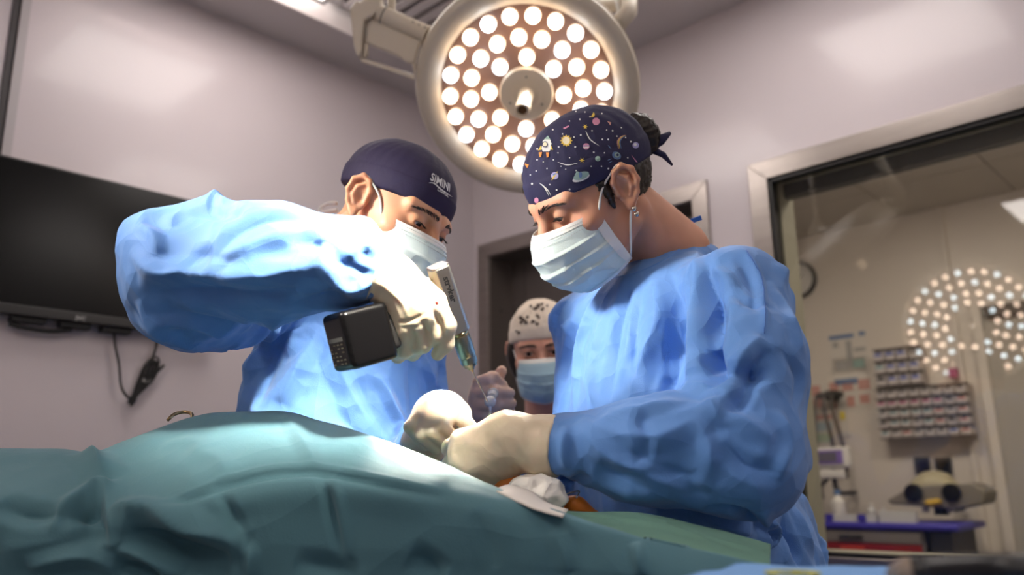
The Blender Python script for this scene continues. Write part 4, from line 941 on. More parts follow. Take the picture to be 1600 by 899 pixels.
ST2 = [ # raised sleeve
 ([(215, 435), (280, 425), (360, 430), (440, 425), (510, 415)], .020, .014, 1.3), ([(235, 455), (320, 452), (400, 458), (480, 445)], .022, -.010, 1.4), ([(335, 405), (375, 360), (430, 338), (500, 345)], .018, -.013, 1.2), ([(360, 400), (420, 375), (470, 360)], .016, .007, 1.4),
 ([(205, 390), (235, 420), (290, 440)], .014, .009, 1.3), ([(280, 440), (305, 415), (330, 385)], .012, -.006, 1.3), ([(340, 440), (360, 415), (395, 400)], .012, -.006, 1.3),
 ([(455, 385), (480, 378), (505, 390), (530, 440)], .016, -.016, 1.2), ([(500, 380), (515, 420), (548, 465)], .014, .012, 1.2), ([(520, 405), (555, 420), (590, 440)], .012, -.010, 1.2), ([(525, 445), (560, 450), (585, 432)], .010, .008, 1.2), ([(545, 370), (575, 400), (595, 415)], .010, -.007, 1.2), ([(540, 400), (570, 385), (590, 395)], .009, .006, 1.2),
 ([(315, 330), (340, 322), (360, 335)], .012, .006, 1.2), ([(225, 345), (255, 352), (300, 340)], .014, -.010, 1.2), ([(215, 350), (240, 365), (250, 395)], .012, .008, 1.3),
 # hanging upper sleeve
 ([(215, 470), (260, 520), (320, 550)], .016, .010, 1.3), ([(240, 500), (300, 505), (370, 520)], .016, .008, 1.3), ([(255, 480), (330, 500), (420, 505)], .014, -.008, 1.3), ([(380, 550), (410, 520), (430, 500)], .014, .010, 1.3),
 # chest and skirt
 ([(430, 520), (390, 580), (340, 640)], .024, .014, 1.3), ([(455, 520), (420, 590), (400, 640)], .02, -.014, 1.3), ([(500, 510), (470, 570), (440, 630)], .022, .012, 1.3), ([(490, 480), (520, 560), (560, 640), (600, 690)], .024, .010, 1.3), ([(560, 590), (580, 640), (610, 690)], .018, -.010, 1.3), ([(590, 585), (615, 640), (640, 690)], .016, .012, 1.3), ([(640, 560), (645, 620), (650, 680)], .016, -.012, 1.3), ([(660, 550), (672, 600), (680, 640)], .014, .010, 1.3), ([(520, 600), (530, 650), (560, 680)], .018, -.007, 1.4)]
ST2 = [(p, w_*1.05, h_*(1.35 if h_ > 0 else .8), 1.15) for p, w_, h_, *_ in ST2]
ST2 += limb_strokes((SR2+SL2)/2-ZV*.02, PV2-ZV*.15, .24, 34, 11, twist=.4, along=.55, wd=(.02, .055), ht=(.007, .017))+limb_strokes(SR2, EL3, .11, 9, 12, twist=1.0, along=.8, wd=(.02, .045), ht=(.004, .012))+limb_strokes(EL3, WR3, .10, 12, 14, twist=.9, along=.7, wd=(.018, .045), ht=(.006, .015))
V, Q = cloth(gown2, lo, hi, .008, ST2, crumple=((5, .013, 31, (1, 1, .6)), (13, .004, 15, (.6, 1, 1)), (34, .003, 17, (1, 1, 1))))
g2 = nm('gown', V, Q, GOWN, S2.e)
# drill hand
wr3 = U(604, 432, 1.05)
MC3 = [U(682, 470, 1.045), U(668, 490, 1.036), U(651, 506, 1.036), U(631, 518, 1.042)]
def gl3(P):
    d = smin(rc(P, U(578, 422, 1.045), wr3, .042, .032), rc(P, wr3, U(650, 470, 1.05), .029, .027), .02)
    for mc in MC3: d = smin(d, rc(P, wr3+(U(640, 460, 1.05)-wr3)*.35, mc, .022, .0128), .018)
    fg = [([MC3[0], U(699, 508, 1.048), U(697, 538, 1.060), U(684, 554, 1.072)], [.0120, .0112, .0104, .0088]),
          ([MC3[1], U(678, 522, 1.05), U(662, 540, 1.088), U(650, 520, 1.11)], [.0118, .0112, .0100, .009]),
          ([MC3[2], U(656, 538, 1.052), U(645, 552, 1.09), U(632, 530, 1.11)], [.0122, .0115, .010, .0088]),
          ([MC3[3], U(632, 547, 1.056), U(622, 556, 1.088), U(613, 538, 1.105)], [.0115, .0105, .0095, .008])]
    for p, r in fg: d = smin(d, chain(P, p, r, .005), .0035)
    d = smin(d, chain(P, [U(628, 447, 1.075), U(662, 450, 1.10), U(682, 458, 1.12), U(694, 470, 1.13)], [.016, .0135, .0115, .010], .006), .012)
    c0 = U(584, 424, 1.045); ca_ = nrm(wr3-U(560, 410, 1.04)); return np.maximum(d, -((P-c0.astype(np.float32))@ca_.astype(np.float32)))
lo, hi = bounds([U(575, 420, 1.04), U(715, 560, 1.05), U(722, 470, 1.13), U(612, 560, 1.12)], .05)
V, Q = iso(gl3, lo, hi, .0022, 1)
V = sculpt(V, Q, [([(622, 505), (645, 500), (668, 488)], .005, -.0022, 1.3), ([(626, 512), (650, 512), (668, 500)], .004, -.0018, 1.3), ([(590, 440), (625, 470), (640, 500)], .007, .0014), ([(640, 425), (655, 455), (640, 490)], .007, .0013), ([(655, 440), (668, 470), (652, 496)], .006, .0012), ([(690, 523), (700, 527), (708, 524)], .003, -.0014), ([(690, 528), (700, 532), (706, 530)], .003, -.0012), ([(612, 450), (640, 460), (680, 475)], .008, .0012), ([(676, 482), (686, 502), (692, 522)], .006, -.005, 1.2), ([(659, 499), (667, 518), (670, 537)], .006, -.005, 1.2), ([(641, 513), (646, 530), (647, 547)], .006, -.005, 1.2)])
N = normals(V, Q); V = V+N*((worley(V, 50, 8)-.5)*.0008)[:, None]
g3 = nm('glove', V, Q, GLOVE, S2.e)
axc = nrm(wr3-U(580, 424, 1.045)); MB().lathe(U(585, 424, 1.0455), axc, [(.0385, -.002), (.0412, 0), (.0385, .002)], 36, caps=False).build('cuff_roll', GLOVE, g3, smooth=True)
h = on_tree(BVHTree.FromPolygons(V.tolist(), Q.tolist()), 682, 474, .0005)
if h is not None: MB().lathe(h, -FW, [(0, -.001), (.0022, -.0004), (.0018, .0006), (0, .0009)], 10).build('blood_spot', mat('blood', (120, 30, 20), .3), g3, smooth=True)
# fist on the patient
def gl4(P):
    d = smin(rc(P, U(648, 722, 1.30), U(665, 690, 1.26), .034, .032), rc(P, U(665, 690, 1.26), U(690, 648, 1.235), .032, .035), .02)
    d = smin(d, el(P, U(688, 650, 1.235), (.042, .038, .030)), .02)
    mc = [U(662, 642, 1.215), U(678, 634, 1.205), U(696, 634, 1.205), U(712, 643, 1.21)]; pp = [U(641, 668, 1.182), U(657, 680, 1.174), U(674, 677, 1.172), U(690, 666, 1.175)]; tp = [U(664, 697, 1.192), U(681, 702, 1.186), U(698, 697, 1.186), U(712, 685, 1.19)]
    for a, b in zip(mc, pp): d = smin(d, rc(P, a, b, .0140, .0098), .008)
    for b, c in zip(pp, tp): d = smin(d, rc(P, b, c, .0098, .0085), .0015)
    return smin(d, chain(P, [U(722, 645, 1.22), U(728, 662, 1.195), U(745, 672, 1.19)], [.014, .0105, .0075], .006), .008)
lo, hi = bounds([U(648, 730, 1.31), U(750, 610, 1.18), U(640, 610, 1.18)], .04); glove('glove', gl4, lo, hi, S2.e, crease=.0012, seed=5)
# white ties of the mask behind the ear
for q in ([(527, 318), (512, 318), (500, 326), (505, 334)], [(528, 328), (515, 330), (496, 334)]):
    MB().tube(spline([U(x, y, 1.50) for x, y in q], 12), .004, 8).build('mask_tie', MASKW, S2.mask, smooth=True)
shoes(S2, PV2[0], PV2[1], en2)

# ------------------------------------------------------------------ assistant behind
S3 = Person(); S3.e = empty('person', (U(860, 640, 2.22)[0], U(860, 640, 2.22)[1], 0), 'assistant in a pale patterned cap and mask standing between the surgeons by the door', 'person')
R3 = [[-0.9951, -0.0675, -0.0726], [0.0829, -0.968, -0.2367], [-0.0543, -0.2416, 0.9689]]; T3 = [0.0777, 2.1248, 1.4864]
NB3 = U(855, 660, 2.20)
build_head(S3, R3, T3, 1.0, NB3, SK3, dict(zo=.0, ho=.0052, gaze=(.05, 1, -.05)), h=.003)
CAP3 = mat('cap_cream', (224, 212, 196), .8, bump=.3, bs=500, bump2=.2, bs2=60)
build_cap(S3, CAP3, zc=(.020, .16), grow=.008, top=.010, seed=14, fold=.003, h=.004)
def hair3(P):
    L = ((P-S3.t.astype(np.float32))@S3.R.astype(np.float32)).astype(np.float32)
    return smax(smax(el(L, (0, -.012, -.012), (.097, .088, .10)), L[:, 1]-.028, .01), -(L[:, 2]+.085), .02)
V, Q = iso(hair3, np.array(T3)-.16, np.array(T3)+.16, .005, 1); nm('hair', V, Q, HAIR, S3.e)
build_mask(S3, mat('mask_blue_bright', (170, 206, 222), .7, bump=.3, bs=700), seed=8, bulge=.004)
SA, SB = U(796, 694, 2.16), U(945, 690, 2.2)
HND = U(752, 655, 1.58)
def scr3(P):
    d = rc(P, SA, SB, .058, .058); d = smin(d, rc(P, NB3-ZV*.04, (SA+SB)/2, .065, .1), .04)
    c = (SA+SB)/2; d = smin(d, el(P, c-ZV*.2, (.165, .12, .27)), .06); d = smin(d, rc(P, c-ZV*.3, np.array([c[0], c[1], .5]), .15, .17), .08)
    el_ = U(735, 860, 1.95); d = smin(d, smin(rc(P, SA, el_, .06, .055), rc(P, el_, U(742, 720, 1.68), .052, .042), .03), .02)
    d = smin(d, rc(P, SB, U(960, 880, 2.1), .058, .05), .02)
    return smax(d, -(P[:, 2]-.45), .01)
lo, hi = bounds([SA, SB, U(735, 870, 1.9), U(742, 710, 1.62), np.array([.1, 2.2, .45]), U(970, 890, 2.1)], .2)
V, Q = cloth(scr3, lo, hi, .014, [], crumple=((9, .016, 51, (1, 1, .6)),)); nm('scrub_top', V, Q, SCRUB, S3.e)
def gl5(P):
    d = smin(rc(P, U(742, 722, 1.68), U(745, 660, 1.60), .034, .031), el(P, U(752, 628, 1.58), (.026, .036, .044)), .02)
    mc = [U(748, 598, 1.565), U(745, 614, 1.56), U(746, 632, 1.56), U(750, 650, 1.565)]
    pp = [U(770, 590, 1.53), U(772, 612, 1.52), U(774, 632, 1.52), U(776, 650, 1.53)]; tp = [U(786, 602, 1.545), U(798, 614, 1.545), U(800, 630, 1.55), U(798, 644, 1.555)]
    for a, b, c in zip(mc, pp, tp):
        d = smin(d, chain(P, [a, b, c], [.0125, .0115, .0095], .006), .006)
    return smin(d, chain(P, [U(752, 610, 1.59), U(775, 595, 1.585), U(784, 580, 1.58)], [.015, .0125, .0105], .006), .008)
lo, hi = bounds([U(735, 725, 1.7), U(805, 575, 1.5), U(730, 580, 1.5)], .04); glove('glove', gl5, lo, hi, S3.e, h=.0035, m=mat('glove_thin', (226, 186, 160), .45, sss=.1))
shoes(S3, .1, 2.25, (0, -1, 0))
# ================================================================== drapes and patient
TEAL = mat('drape_teal', (84, 127, 139), .8, bump=.35, bs=500, var=.05, vs=14, sheen=.1, crease=((.4, 6, .03), (.25, 17, .010)))
GREEN = mat('drape_green', (100, 140, 126), .8, bump=.35, bs=500, var=.05, vs=14, crease=((.45, 9, .03), (.3, 20, .012)))
def sheet(cols, nx, ny, m, name, strokes, lab, cat, crumple=.006, seed=0, parent=None):
    """cols: list of profiles, each a list of 3-D points from back to front"""
    prof = [spline(c, 24) for c in cols]; prof = np.array(prof)              # (n,24,3)
    rows = np.array([spline(list(prof[:, j]), nx) for j in range(24)])       # (24,nx,3)
    G = np.array([spline(list(rows[:, i]), ny) for i in range(nx)])          # (nx,ny,3)
    V = G.reshape(-1, 3).astype(np.float32); idx = np.arange(nx*ny).reshape(nx, ny)
    Q = np.stack([idx[:-1, :-1], idx[1:, :-1], idx[1:, 1:], idx[:-1, 1:]], -1).reshape(-1, 4)
    N = normals(V, Q)
    if (N*(CAM-V)).sum() < 0: Q = Q[:, ::-1]; N = -N
    V = (V+N*((worley(V*np.array([1, 1, .7]), 6, seed)-.5)*crumple+(worley(V, 14, seed+2)-.5)*crumple*.35)[:, None]).astype(np.float32)
    V = sculpt(V, Q, strokes)
    n = len(V); N = normals(V, Q)
    bd = np.concatenate([idx[:, 0], idx[-1, 1:], idx[-2::-1, -1], idx[0, -2:0:-1]])
    side = np.stack([bd, np.roll(bd, -1), np.roll(bd, -1)+n, bd+n], 1)
    o = nm(name, np.vstack([V, V-N*.002]), np.vstack([Q, Q[:, ::-1]+n, side]), m, parent)
    tag(o, lab, cat); return o, V, Q
def ip(tab, x): return np.interp(x, [t[0] for t in tab], [t[1] for t in tab])
S_ = [(-200, 699), (0, 700), (100, 703), (140, 709), (165, 703), (200, 687), (260, 665), (300, 653), (345, 645), (440, 640), (520, 661), (620, 697), (700, 730), (780, 766), (830, 790), (900, 813), (1000, 842), (1100, 865), (1200, 889), (1300, 918)]
K_ = [(-200, 800), (0, 792), (100, 800), (180, 806), (260, 792), (320, 768), (400, 745), (440, 738), (500, 735), (600, 752), (700, 773), (780, 790), (830, 803), (900, 822), (1000, 850), (1100, 873), (1200, 897), (1300, 926)]
SD = [(-200, 1.06), (100, 1.06), (200, 1.10), (345, 1.14), (440, 1.14), (620, 1.06), (700, 1.01), (780, .965), (830, .935), (900, .90), (1000, .86), (1200, .80), (1300, .77)]
KD = [(-200, .92), (300, .93), (500, .93), (700, .91), (830, .89), (900, .875), (1000, .845), (1200, .79), (1300, .76)]
cols = []
for x in list(range(-200, 1301, 30)):
    s, k, sd, kd = ip(S_, x), ip(K_, x), ip(SD, x), ip(KD, x)
    T = U(x, s, sd); Kp = U(x, k, kd); mid = (T+Kp)/2; mid[2] += .006
    fr = U(x, max(k+60, 930), kd-.015); bt = np.array([fr[0], fr[1]+.02, .45]); b_1 = T+np.array([0, .05 if x < 650 else .02, -.016]); bk = T+np.array([0, .11 if x < 650 else .035, -.06]); bk2 = bk+np.array([0, .05 if x < 650 else .015, -.2])
    cols.append([bk2, bk, b_1, T, mid, Kp, Kp*.5+fr*.5+np.array([0, -.004, 0]), fr, fr-ZV*.10, fr-ZV*.22+np.array([0, .006, 0]), fr-ZV*.36+np.array([0, .012, 0]), bt])
STD = [([(131, 712), (150, 730), (168, 752)], .03, .018, 1.4), ([(168, 752), (166, 790), (172, 820), (192, 870)], .022, .016, 1.3), ([(150, 770), (155, 810), (160, 850)], .03, -.018, 1.4), ([(88, 804), (130, 778), (166, 754)], .022, .012, 1.3), ([(0, 786), (44, 802), (88, 806)], .02, -.010, 1.3), ([(92, 812), (130, 800), (160, 790)], .016, -.009, 1.3),
 ([(175, 797), (236, 804), (300, 825), (389, 851)], .024, .020, 1.3), ([(200, 822), (250, 845), (310, 868), (360, 872)], .030, -.022, 1.4), ([(341, 769), (365, 810), (388, 852)], .012, -.006, 1.2), ([(389, 852), (392, 880), (390, 910)], .012, .006, 1.2), ([(503, 738), (520, 804), (534, 874)], .012, -.006, 1.2), ([(515, 740), (532, 804), (546, 874)], .012, .004, 1.2),
 ([(442, 642), (470, 690), (496, 733)], .014, .004, 1.2), ([(254, 796), (310, 773), (367, 753), (437, 739), (503, 738), (612, 759), (700, 778)], .010, -.006, 1.2), ([(254, 790), (310, 767), (367, 747), (437, 733), (503, 732), (612, 752), (700, 770)], .008, .004, 1.2),
 ([(44, 887), (100, 872), (144, 869), (190, 890)], .016, .012, 1.3), ([(190, 855), (230, 870), (285, 898)], .016, .012, 1.3), ([(180, 880), (215, 888), (250, 905)], .014, -.012, 1.3), ([(0, 860), (60, 850), (120, 840)], .03, .006, 1.4), ([(250, 700), (290, 690), (330, 700)], .02, .003, 1.4), ([(300, 700), (340, 720), (360, 745)], .018, .003, 1.4),
 ([(992, 848), (998, 870), (1003, 900)], .010, .005, 1.2), ([(640, 868), (670, 885), (690, 905)], .022, -.01, 1.4), ([(460, 880), (520, 890), (560, 905)], .02, -.008, 1.4), ([(740, 800), (760, 840), (775, 890)], .016, -.003, 1.3), ([(860, 830), (880, 860), (890, 895)], .016, .003, 1.3)]
STD = [(p, w_, h_*(1.5 if w_ > .011 else 2.0), 1.15) for p, w_, h_, *_ in STD]
drape, VD, QD = sheet(cols, 520, 170, TEAL, 'surgical_drape', STD, 'large teal surgical drape covering the patient in the foreground', 'drape', crumple=.007, seed=21)
dtree = BVHTree.FromPolygons(VD.tolist(), QD.tolist())
# greener drape at the right, behind the front sheet
cols = []
G_ = [(800, 800), (850, 799), (900, 799), (960, 799), (1020, 804), (1060, 811), (1130, 831), (1200, 853)]
for x in list(range(868, 1205, 21)):
    s = ip(G_, x); f = ip(S_, x); d0 = np.interp(x, [800, 1200], [1.03, .965]); d1 = np.interp(x, [800, 1000, 1200], [.95, .885, .83])
    T = U(x, s, d0); Kp = U(x, f+8, d1); bt = np.array([Kp[0], Kp[1], .5]); bk = T+np.array([.004, .02, -.012])
    mid = (T+Kp)/2+np.array([0, 0, .004]); cols.append([bk+np.array([0, .015, -.2]), bk+np.array([0, .012, -.03]), bk, T, mid, Kp, Kp-ZV*.06, Kp-ZV*.16, Kp-ZV*.3, bt])
o, VG, QG = sheet(cols, 200, 90, GREEN, 'surgical_drape', [([(900, 815), (980, 815), (1060, 830), (1140, 850)], .012, .005, 1.2), ([(860, 803), (930, 806), (1000, 822)], .010, -.004, 1.2), ([(1040, 815), (1100, 838), (1180, 862)], .012, -.005, 1.2), ([(1000, 805), (1060, 824), (1120, 842)], .008, .004, 1.2)], 'green drape edge beside the right-hand surgeon, behind the large teal one', 'drape', crumple=.008, seed=33)
# table underneath
tb = empty('operating_table', np.array([.05, 1.05, 0]), 'padded operating table hidden under the drapes', 'table')
V, Q = iso(lambda P: rbx(P, (.0, 1.06, .82), (.72, .06, .05), None, .03), np.array([-.8, .9, .7]), np.array([.8, 1.2, .95]), .02); nm('mattress', V, Q, RUBBER, tb)
MB().box((-.16, .98, .12), (.32, 0, 0), (0, .14, 0), (0, 0, .65)).build('column', STEEL, tb, bevel=.01); MB().box((-.35, .9, .0), (.7, 0, 0), (0, .3, 0), (0, 0, .12)).build('base', DGREY, tb, bevel=.02)
# patient limb, stained orange, between the drapes
IOD = mat('skin_iodine', (232, 134, 44), .4, sss=.2, var=.25, vs=22, bump=.2, bs=200)
V, Q = iso(lambda P: chain(P, [U(735, 785, 1.13), U(790, 757, 1.08), U(850, 792, 1.07), U(900, 791, 1.05), U(935, 812, 1.05)], [.03, .016, .014, .009, .009], .02), np.array([-.12, .92, 1.02]), np.array([.20, 1.22, 1.26]), .004, 2)
tag(nm('patient_limb', V, Q, IOD, None), 'orange antiseptic-stained skin of the patient showing beside the gloves', 'patient')
GAUZE = mat('gauze_white', (244, 240, 232), .85, bump=.6, bs=300, crease=((.6, 45, .012),))
V, Q = iso(lambda P: smin(smin(el(P, U(840, 766, 1.03), (.030, .03, .017)), el(P, U(864, 780, 1.02), (.02, .025, .014)), .015), el(P, U(816, 764, 1.03), (.018, .02, .010)), .015), U(830, 765, 1.06)-.09, U(830, 765, 1.06)+.09, .0028)
N = normals(V, Q); V = V+N*((worley(V, 60, 2)-.5)*.010)[:, None]; tag(nm('gauze_swab', V, Q, GAUZE, None), 'crumpled white gauze swab beside the gloved hand', 'gauze')
def flap(pts0, pts1, name, m, lab, cat, th=.0025, n=26, k=10):
    a = spline(pts0, n); b = spline(pts1, n); G = np.array([a+(b-a)*t for t in np.linspace(0, 1, k)]); V = G.reshape(-1, 3); idx = np.arange(k*n).reshape(k, n)
    Q = np.stack([idx[:-1, :-1], idx[:-1, 1:], idx[1:, 1:], idx[1:, :-1]], -1).reshape(-1, 4); N = normals(V, Q)
    if (N*(CAM-V)).sum() < 0: Q = Q[:, ::-1]; N = -N
    V = V+N*((worley(V, 30, 4)-.5)*.004)[:, None]; nv = len(V); bd = np.concatenate([idx[0, :], idx[1:, -1], idx[-1, -2::-1], idx[-2:0:-1, 0]])
    if not ((N*(CAM-V)).sum() < 0): side = np.stack([bd, np.roll(bd, -1), np.roll(bd, -1)+nv, bd+nv], 1)
    o = nm(name, np.vstack([V, V-N*th]), np.vstack([Q, Q[:, ::-1]+nv, side]), m, None); return tag(o, lab, cat)
flap([U(771, 766, .985), U(798, 757, .99), U(832, 770, .985), U(856, 785, .97), U(888, 796, .96)], [U(776, 769, .93), U(800, 778, .91), U(826, 789, .885), U(850, 798, .872), U(880, 807, .86)], 'white_towel', mat('towel_white', (234, 228, 220), .85, bump=.4, bs=400), 'folded white towel corner lying on the edge of the teal drape', 'towel')
rt = empty('retractor', U(872, 778, 1.03), 'small steel retractor with a loop of wire beside the gauze', 'instrument')
MB().lathe(U(868, 776, 1.04), RT*.8+UPV*.35, [(0, 0), (.009, 0), (.010, .002), (.010, .012), (.008, .014), (0, .014)], 20).build('collar', STEEL, rt, auto=.6)
MB().tube(spline([U(880, 775, 1.03), U(892, 770, 1.03), U(905, 768, 1.04), U(900, 778, 1.03)], 14), .0011, 6).build('wire', STEEL, rt, smooth=True)
# ================================================================== drill
SATIN = mat('drill_satin', (190, 180, 166), .34, metal=1, var=.05, vs=20, bump=.05, bs=300)
CHUCK = mat('drill_chuck', (150, 148, 132), .28, metal=1)
SHELL = mat('battery_black', (9, 9, 10), .24, spec=.5, bump=.06, bs=400)
T0, T1_ = U(684, 417, 1.075), U(717, 517, 1.105); ax = nrm(T1_-T0)
acr = nrm(RT-ax*(RT@ax)); dep = np.cross(ax, acr)
if dep@FW < 0: dep = -dep                                 # dep points away from the viewer
th = math.radians(30); f1 = nrm(acr*math.cos(th)+dep*math.sin(th)); f2 = nrm(-acr*math.sin(th)+dep*math.cos(th))
drill = empty('surgical_drill', T0, 'battery-powered steel bone drill held by the left surgeon', 'drill')
w2 = .0132; c4 = .0045
sec = [(x*w2-math.copysign(c4, x)*(k == 1), y*w2-math.copysign(c4, y)*(k == 0)) for x, y, k in ((1, 1, 0), (1, 1, 1), (-1, 1, 1), (-1, 1, 0), (-1, -1, 0), (-1, -1, 1), (1, -1, 1), (1, -1, 0))]
MB().prism([T0+f1*x+f2*y for x, y in sec], T1_-T0).build('barrel', SATIN, drill, bevel=.0016, seg=2)
MB().prism([T0-ax*.0022+f1*x*.97+f2*y*.97 for x, y in sec], ax*.0022).build('rear_cap', STEEL, drill, bevel=.0008)
fr_n = -f2
tc_ = T0+ax*.031+f1*.001-f2*(w2+.0002)
text_obj('lettering', 'stryker', .0125, tc_, ax, acr*.9+dep*.4, mat('print_black', (24, 22, 22), .5), drill, depth=.0002, bold=.0004)
sy = MB()
for k in range(6):
    q = T0+ax*(.012+.006*k)-f1*(w2+.0002)+f2*(.003*(k % 2)-.002); sy.box(q, ax*.0028, f2*.0035, -f1*.0002)
sy.build('symbols', mat('print_grey_dark', (110, 96, 80), .6), drill)
LA = np.linalg.norm(T1_-T0)
MB().lathe(T1_, ax, [(.0112, 0), (.0125, .0012), (.0125, .0022), (.0105, .003), (.0105, .007)], 32).build('collar', mat('collar_warm', (196, 168, 120), .25, metal=1), drill, auto=.6)
MB().lathe(T1_, ax, [(.0, .006), (.0118, .006), (.0125, .0075), (.0125, .036), (.0115, .0385), (.0118, .040), (.0118, .048), (.0100, .051), (.0095, .0535), (.0055, .055), (.0045, .059), (0, .059)], 36).build('chuck', CHUCK, drill, auto=.5)
for k in range(18):
    t = k*2*math.pi/18; MB().box(T1_+ax*.048+(acr*math.cos(t)+dep*math.sin(t))*.0105-acr*.0006, acr*.0012, dep*.0012, ax*.003).build('tooth', SATIN, drill)
wt = T1_+ax*.057
k1 = U(762, 628, 1.155)
MB().tube([wt, k1], .00085, 8).build('wire_pin', STEEL, drill)
MB().lathe(wt, nrm(k1-wt), [(.0026, 0), (.0022, .005), (.0009, .008)], 12).build('pin_holder', mat('brass_tip', (176, 150, 110), .35, metal=.8), drill, auto=.6)
dh = nrm(RT*.24-UPV*.97); dl = RT*.74+UPV*.24+FW*.63; dl = nrm(dl-dh*(dl@dh)); de = np.cross(dh, dl)
if de@FW > 0: de = -de
BC = U(563, 527, 1.025)
Rb = np.array([dl, de, dh]).T
V, Q = iso(lambda P: rbx(P, BC, (.033, .029, .0365), Rb, .007), BC-.08, BC+.08, .0025, 1); bat = nm('battery', V, Q, SHELL, drill)
hz0 = BC+dl*.028; hz1 = U(697, 474, 1.105)
V, Q = iso(lambda P: smin(smin(rc(P, hz0, hz1, .0185, .0165), rbx(P, BC+dl*.036, (.008, .024, .026), Rb, .006), .008), rc(P, hz1-ax*.018, hz1+ax*.02, .013, .012), .008), np.minimum(hz0, hz1)-.05, np.maximum(hz0, hz1)+.05, .003, 1); nm('grip', V, Q, mat('grip_black', (26, 25, 24), .45), drill)
MB().box(BC+dl*.0425-dh*.012+de*.0235, dl*.0055, de*.0008, dh*.026).build('plate', mat('plate_grey', (96, 94, 90), .4), drill)
text_obj('plate_lettering', 'CO4', .0072, BC+dl*.0452+dh*.001+de*.0247, dh, dl, BLACK, drill, depth=.0001, bold=.0002)
MB().box(BC-dl*.0333-dh*.006-de*.022, -dl*.0004, de*.040, dh*.005).build('label_bar', mat('label_grey', (104, 100, 94), .5), bat)
lb = MB()
for i in range(4):
    for k in range(6):
        if (i*5+k*3) % 4: lb.box(BC-dl*.0332+dh*(.002+.0048*k)-de*(.020-.0095*i), -dl*.0003, de*.006, dh*.0016)
lb.build('label_print', mat('label_tan', (92, 84, 66), .6), bat)
tg = U(683, 532, 1.085); V, Q = iso(lambda P: smin(rc(P, tg, tg+(U(690, 515, 1.1)-tg), .0065, .0075), rc(P, tg+RT*.002-UPV*.008, tg, .0045, .006), .004), tg-.04, tg+.04, .002); nm('trigger', V, Q, BLACK, drill)
# ================================================================== syringe of the assistant
CLR = mat('syringe_plastic', (238, 236, 232), .15, trans=.35, spec=.6)
p0, p1 = U(766, 628, 1.47), U(776, 598, 1.56); sx_ = nrm(p0-p1)
sg = empty('syringe', p1, 'clear round-ended irrigation syringe in the assistant\'s hand', 'syringe')
MB().lathe(p1, sx_, [(0, 0), (.0085, 0), (.0088, .002), (.0088, .05), (.0105, .052), (.0105, .056), (.0088, .058), (.0088, .075)], 28).build('barrel', CLR, sg, auto=.6)
V, Q = iso(lambda P: el(P, p0, (.0108, .0108, .0108)), p0-.03, p0+.03, .0022); nm('bulb', V, Q, CLR, sg)
MB().lathe(p0, np.array([0, -.35, -1.]), [(.003, .009), (.0018, .016), (.0014, .020), (0, .02)], 14).build('nozzle', CLR, sg, auto=.6)
s0 = p0+nrm(np.array([0, -.35, -1.]))*.02; o = MB().tube(spline([s0, (s0+U(764, 664, 1.42))/2, U(765, 690, 1.40)], 8), .0016, 8).build('saline_stream', CLR, None, smooth=True); tag(o, 'thin bright stream of saline falling from the syringe', 'liquid')
# ================================================================== instrument stand cover, tube, clamp
def onZ(px, py, z): r = ray(px, py); return CAM+r*((z-CAM[2])/r[2])
ZC = 1.078; BLUEC = mat('cover_blue', (112, 160, 216), .7, bump=.3, bs=600, bump2=.2, bs2=30)
q = [onZ(1150, 882, ZC), onZ(1640, 889, ZC), onZ(1640, 1000, ZC), onZ(985, 922, ZC)]
st_e = empty('instrument_stand', np.array([(q[0][0]+q[2][0])/2, (q[0][1]+q[2][1])/2, 0]), 'instrument stand under a light blue cover at the bottom right', 'stand')
nx = ny = 40; G = np.array([[(q[0]*(1-u)+q[1]*u)*(1-v)+(q[3]*(1-u)+q[2]*u)*v for v in np.linspace(0, 1, ny)] for u in np.linspace(0, 1, nx)])
cc = G.reshape(-1, 3).mean(0); ring = np.concatenate([G[:, 0], G[-1, 1:], G[-2::-1, -1], G[0, -2:0:-1]]); V = list(G.reshape(-1, 3)); idx = np.arange(nx*ny).reshape(nx, ny)
Q = np.stack([idx[:-1, :-1], idx[1:, :-1], idx[1:, 1:], idx[:-1, 1:]], -1).reshape(-1, 4).tolist(); bd = list(np.concatenate([idx[:, 0], idx[-1, 1:], idx[-2::-1, -1], idx[0, -2:0:-1]]))
prev = bd
for k, dz in enumerate((.006, .02, .08, .16, .25, .36, .5)):
    cur = []
    for i, p in enumerate(ring):
        o_ = nrm((p-cc)*[1, 1, 0]); V.append(p+o_*(.006+.004*k+.008*math.sin(i*.55+k*.2)*min(1, dz*8))-ZV*dz); cur.append(len(V)-1)
    Q += [[prev[i], prev[(i+1) % len(bd)], cur[(i+1) % len(bd)], cur[i]] for i in range(len(bd))]; prev = cur
V = np.array(V); Q = np.array(Q); N = normals(V, Q)
if N[:1600, 2].mean() < 0: Q = Q[:, ::-1]
V[:1600, 2] += (worley(V[:1600], 22, 5)-.5)*.003
cov = nm('cover', V, Q, BLUEC, st_e)
rg = onZ(1238, 896, ZC+.002); MB().lathe(rg, ZV, [(.012, 0), (.0205, 0), (.0205, .0008), (.012, .0008), (.012, 0)], 36, caps=False).build('printed_ring', mat('ring_olive', (176, 176, 96), .7), cov)
MB().lathe(rg+np.array([.004, .002, 0]), ZV, [(.004, 0), (.004, .0008), (0, .0008)], 16).build('printed_dot', mat('ring_olive', (176, 176, 96), .7), cov)
MB().tube([cc*[1, 1, 0]+ZV*.05, cc*[1, 1, 0]+ZV*1.03], .02, 12).build('post', STEEL, st_e); MB().box(cc*[1, 1, 0]-np.array([.2, .12, 0]), (.4, 0, 0), (0, .24, 0), (0, 0, .05)).build('base', STEEL, st_e, bevel=.01)
hs = empty('black_tube', onZ(1420, 896, ZC+.012), 'thick black tube, highlight painted pale on its tip, lying on the blue cover', 'tube')
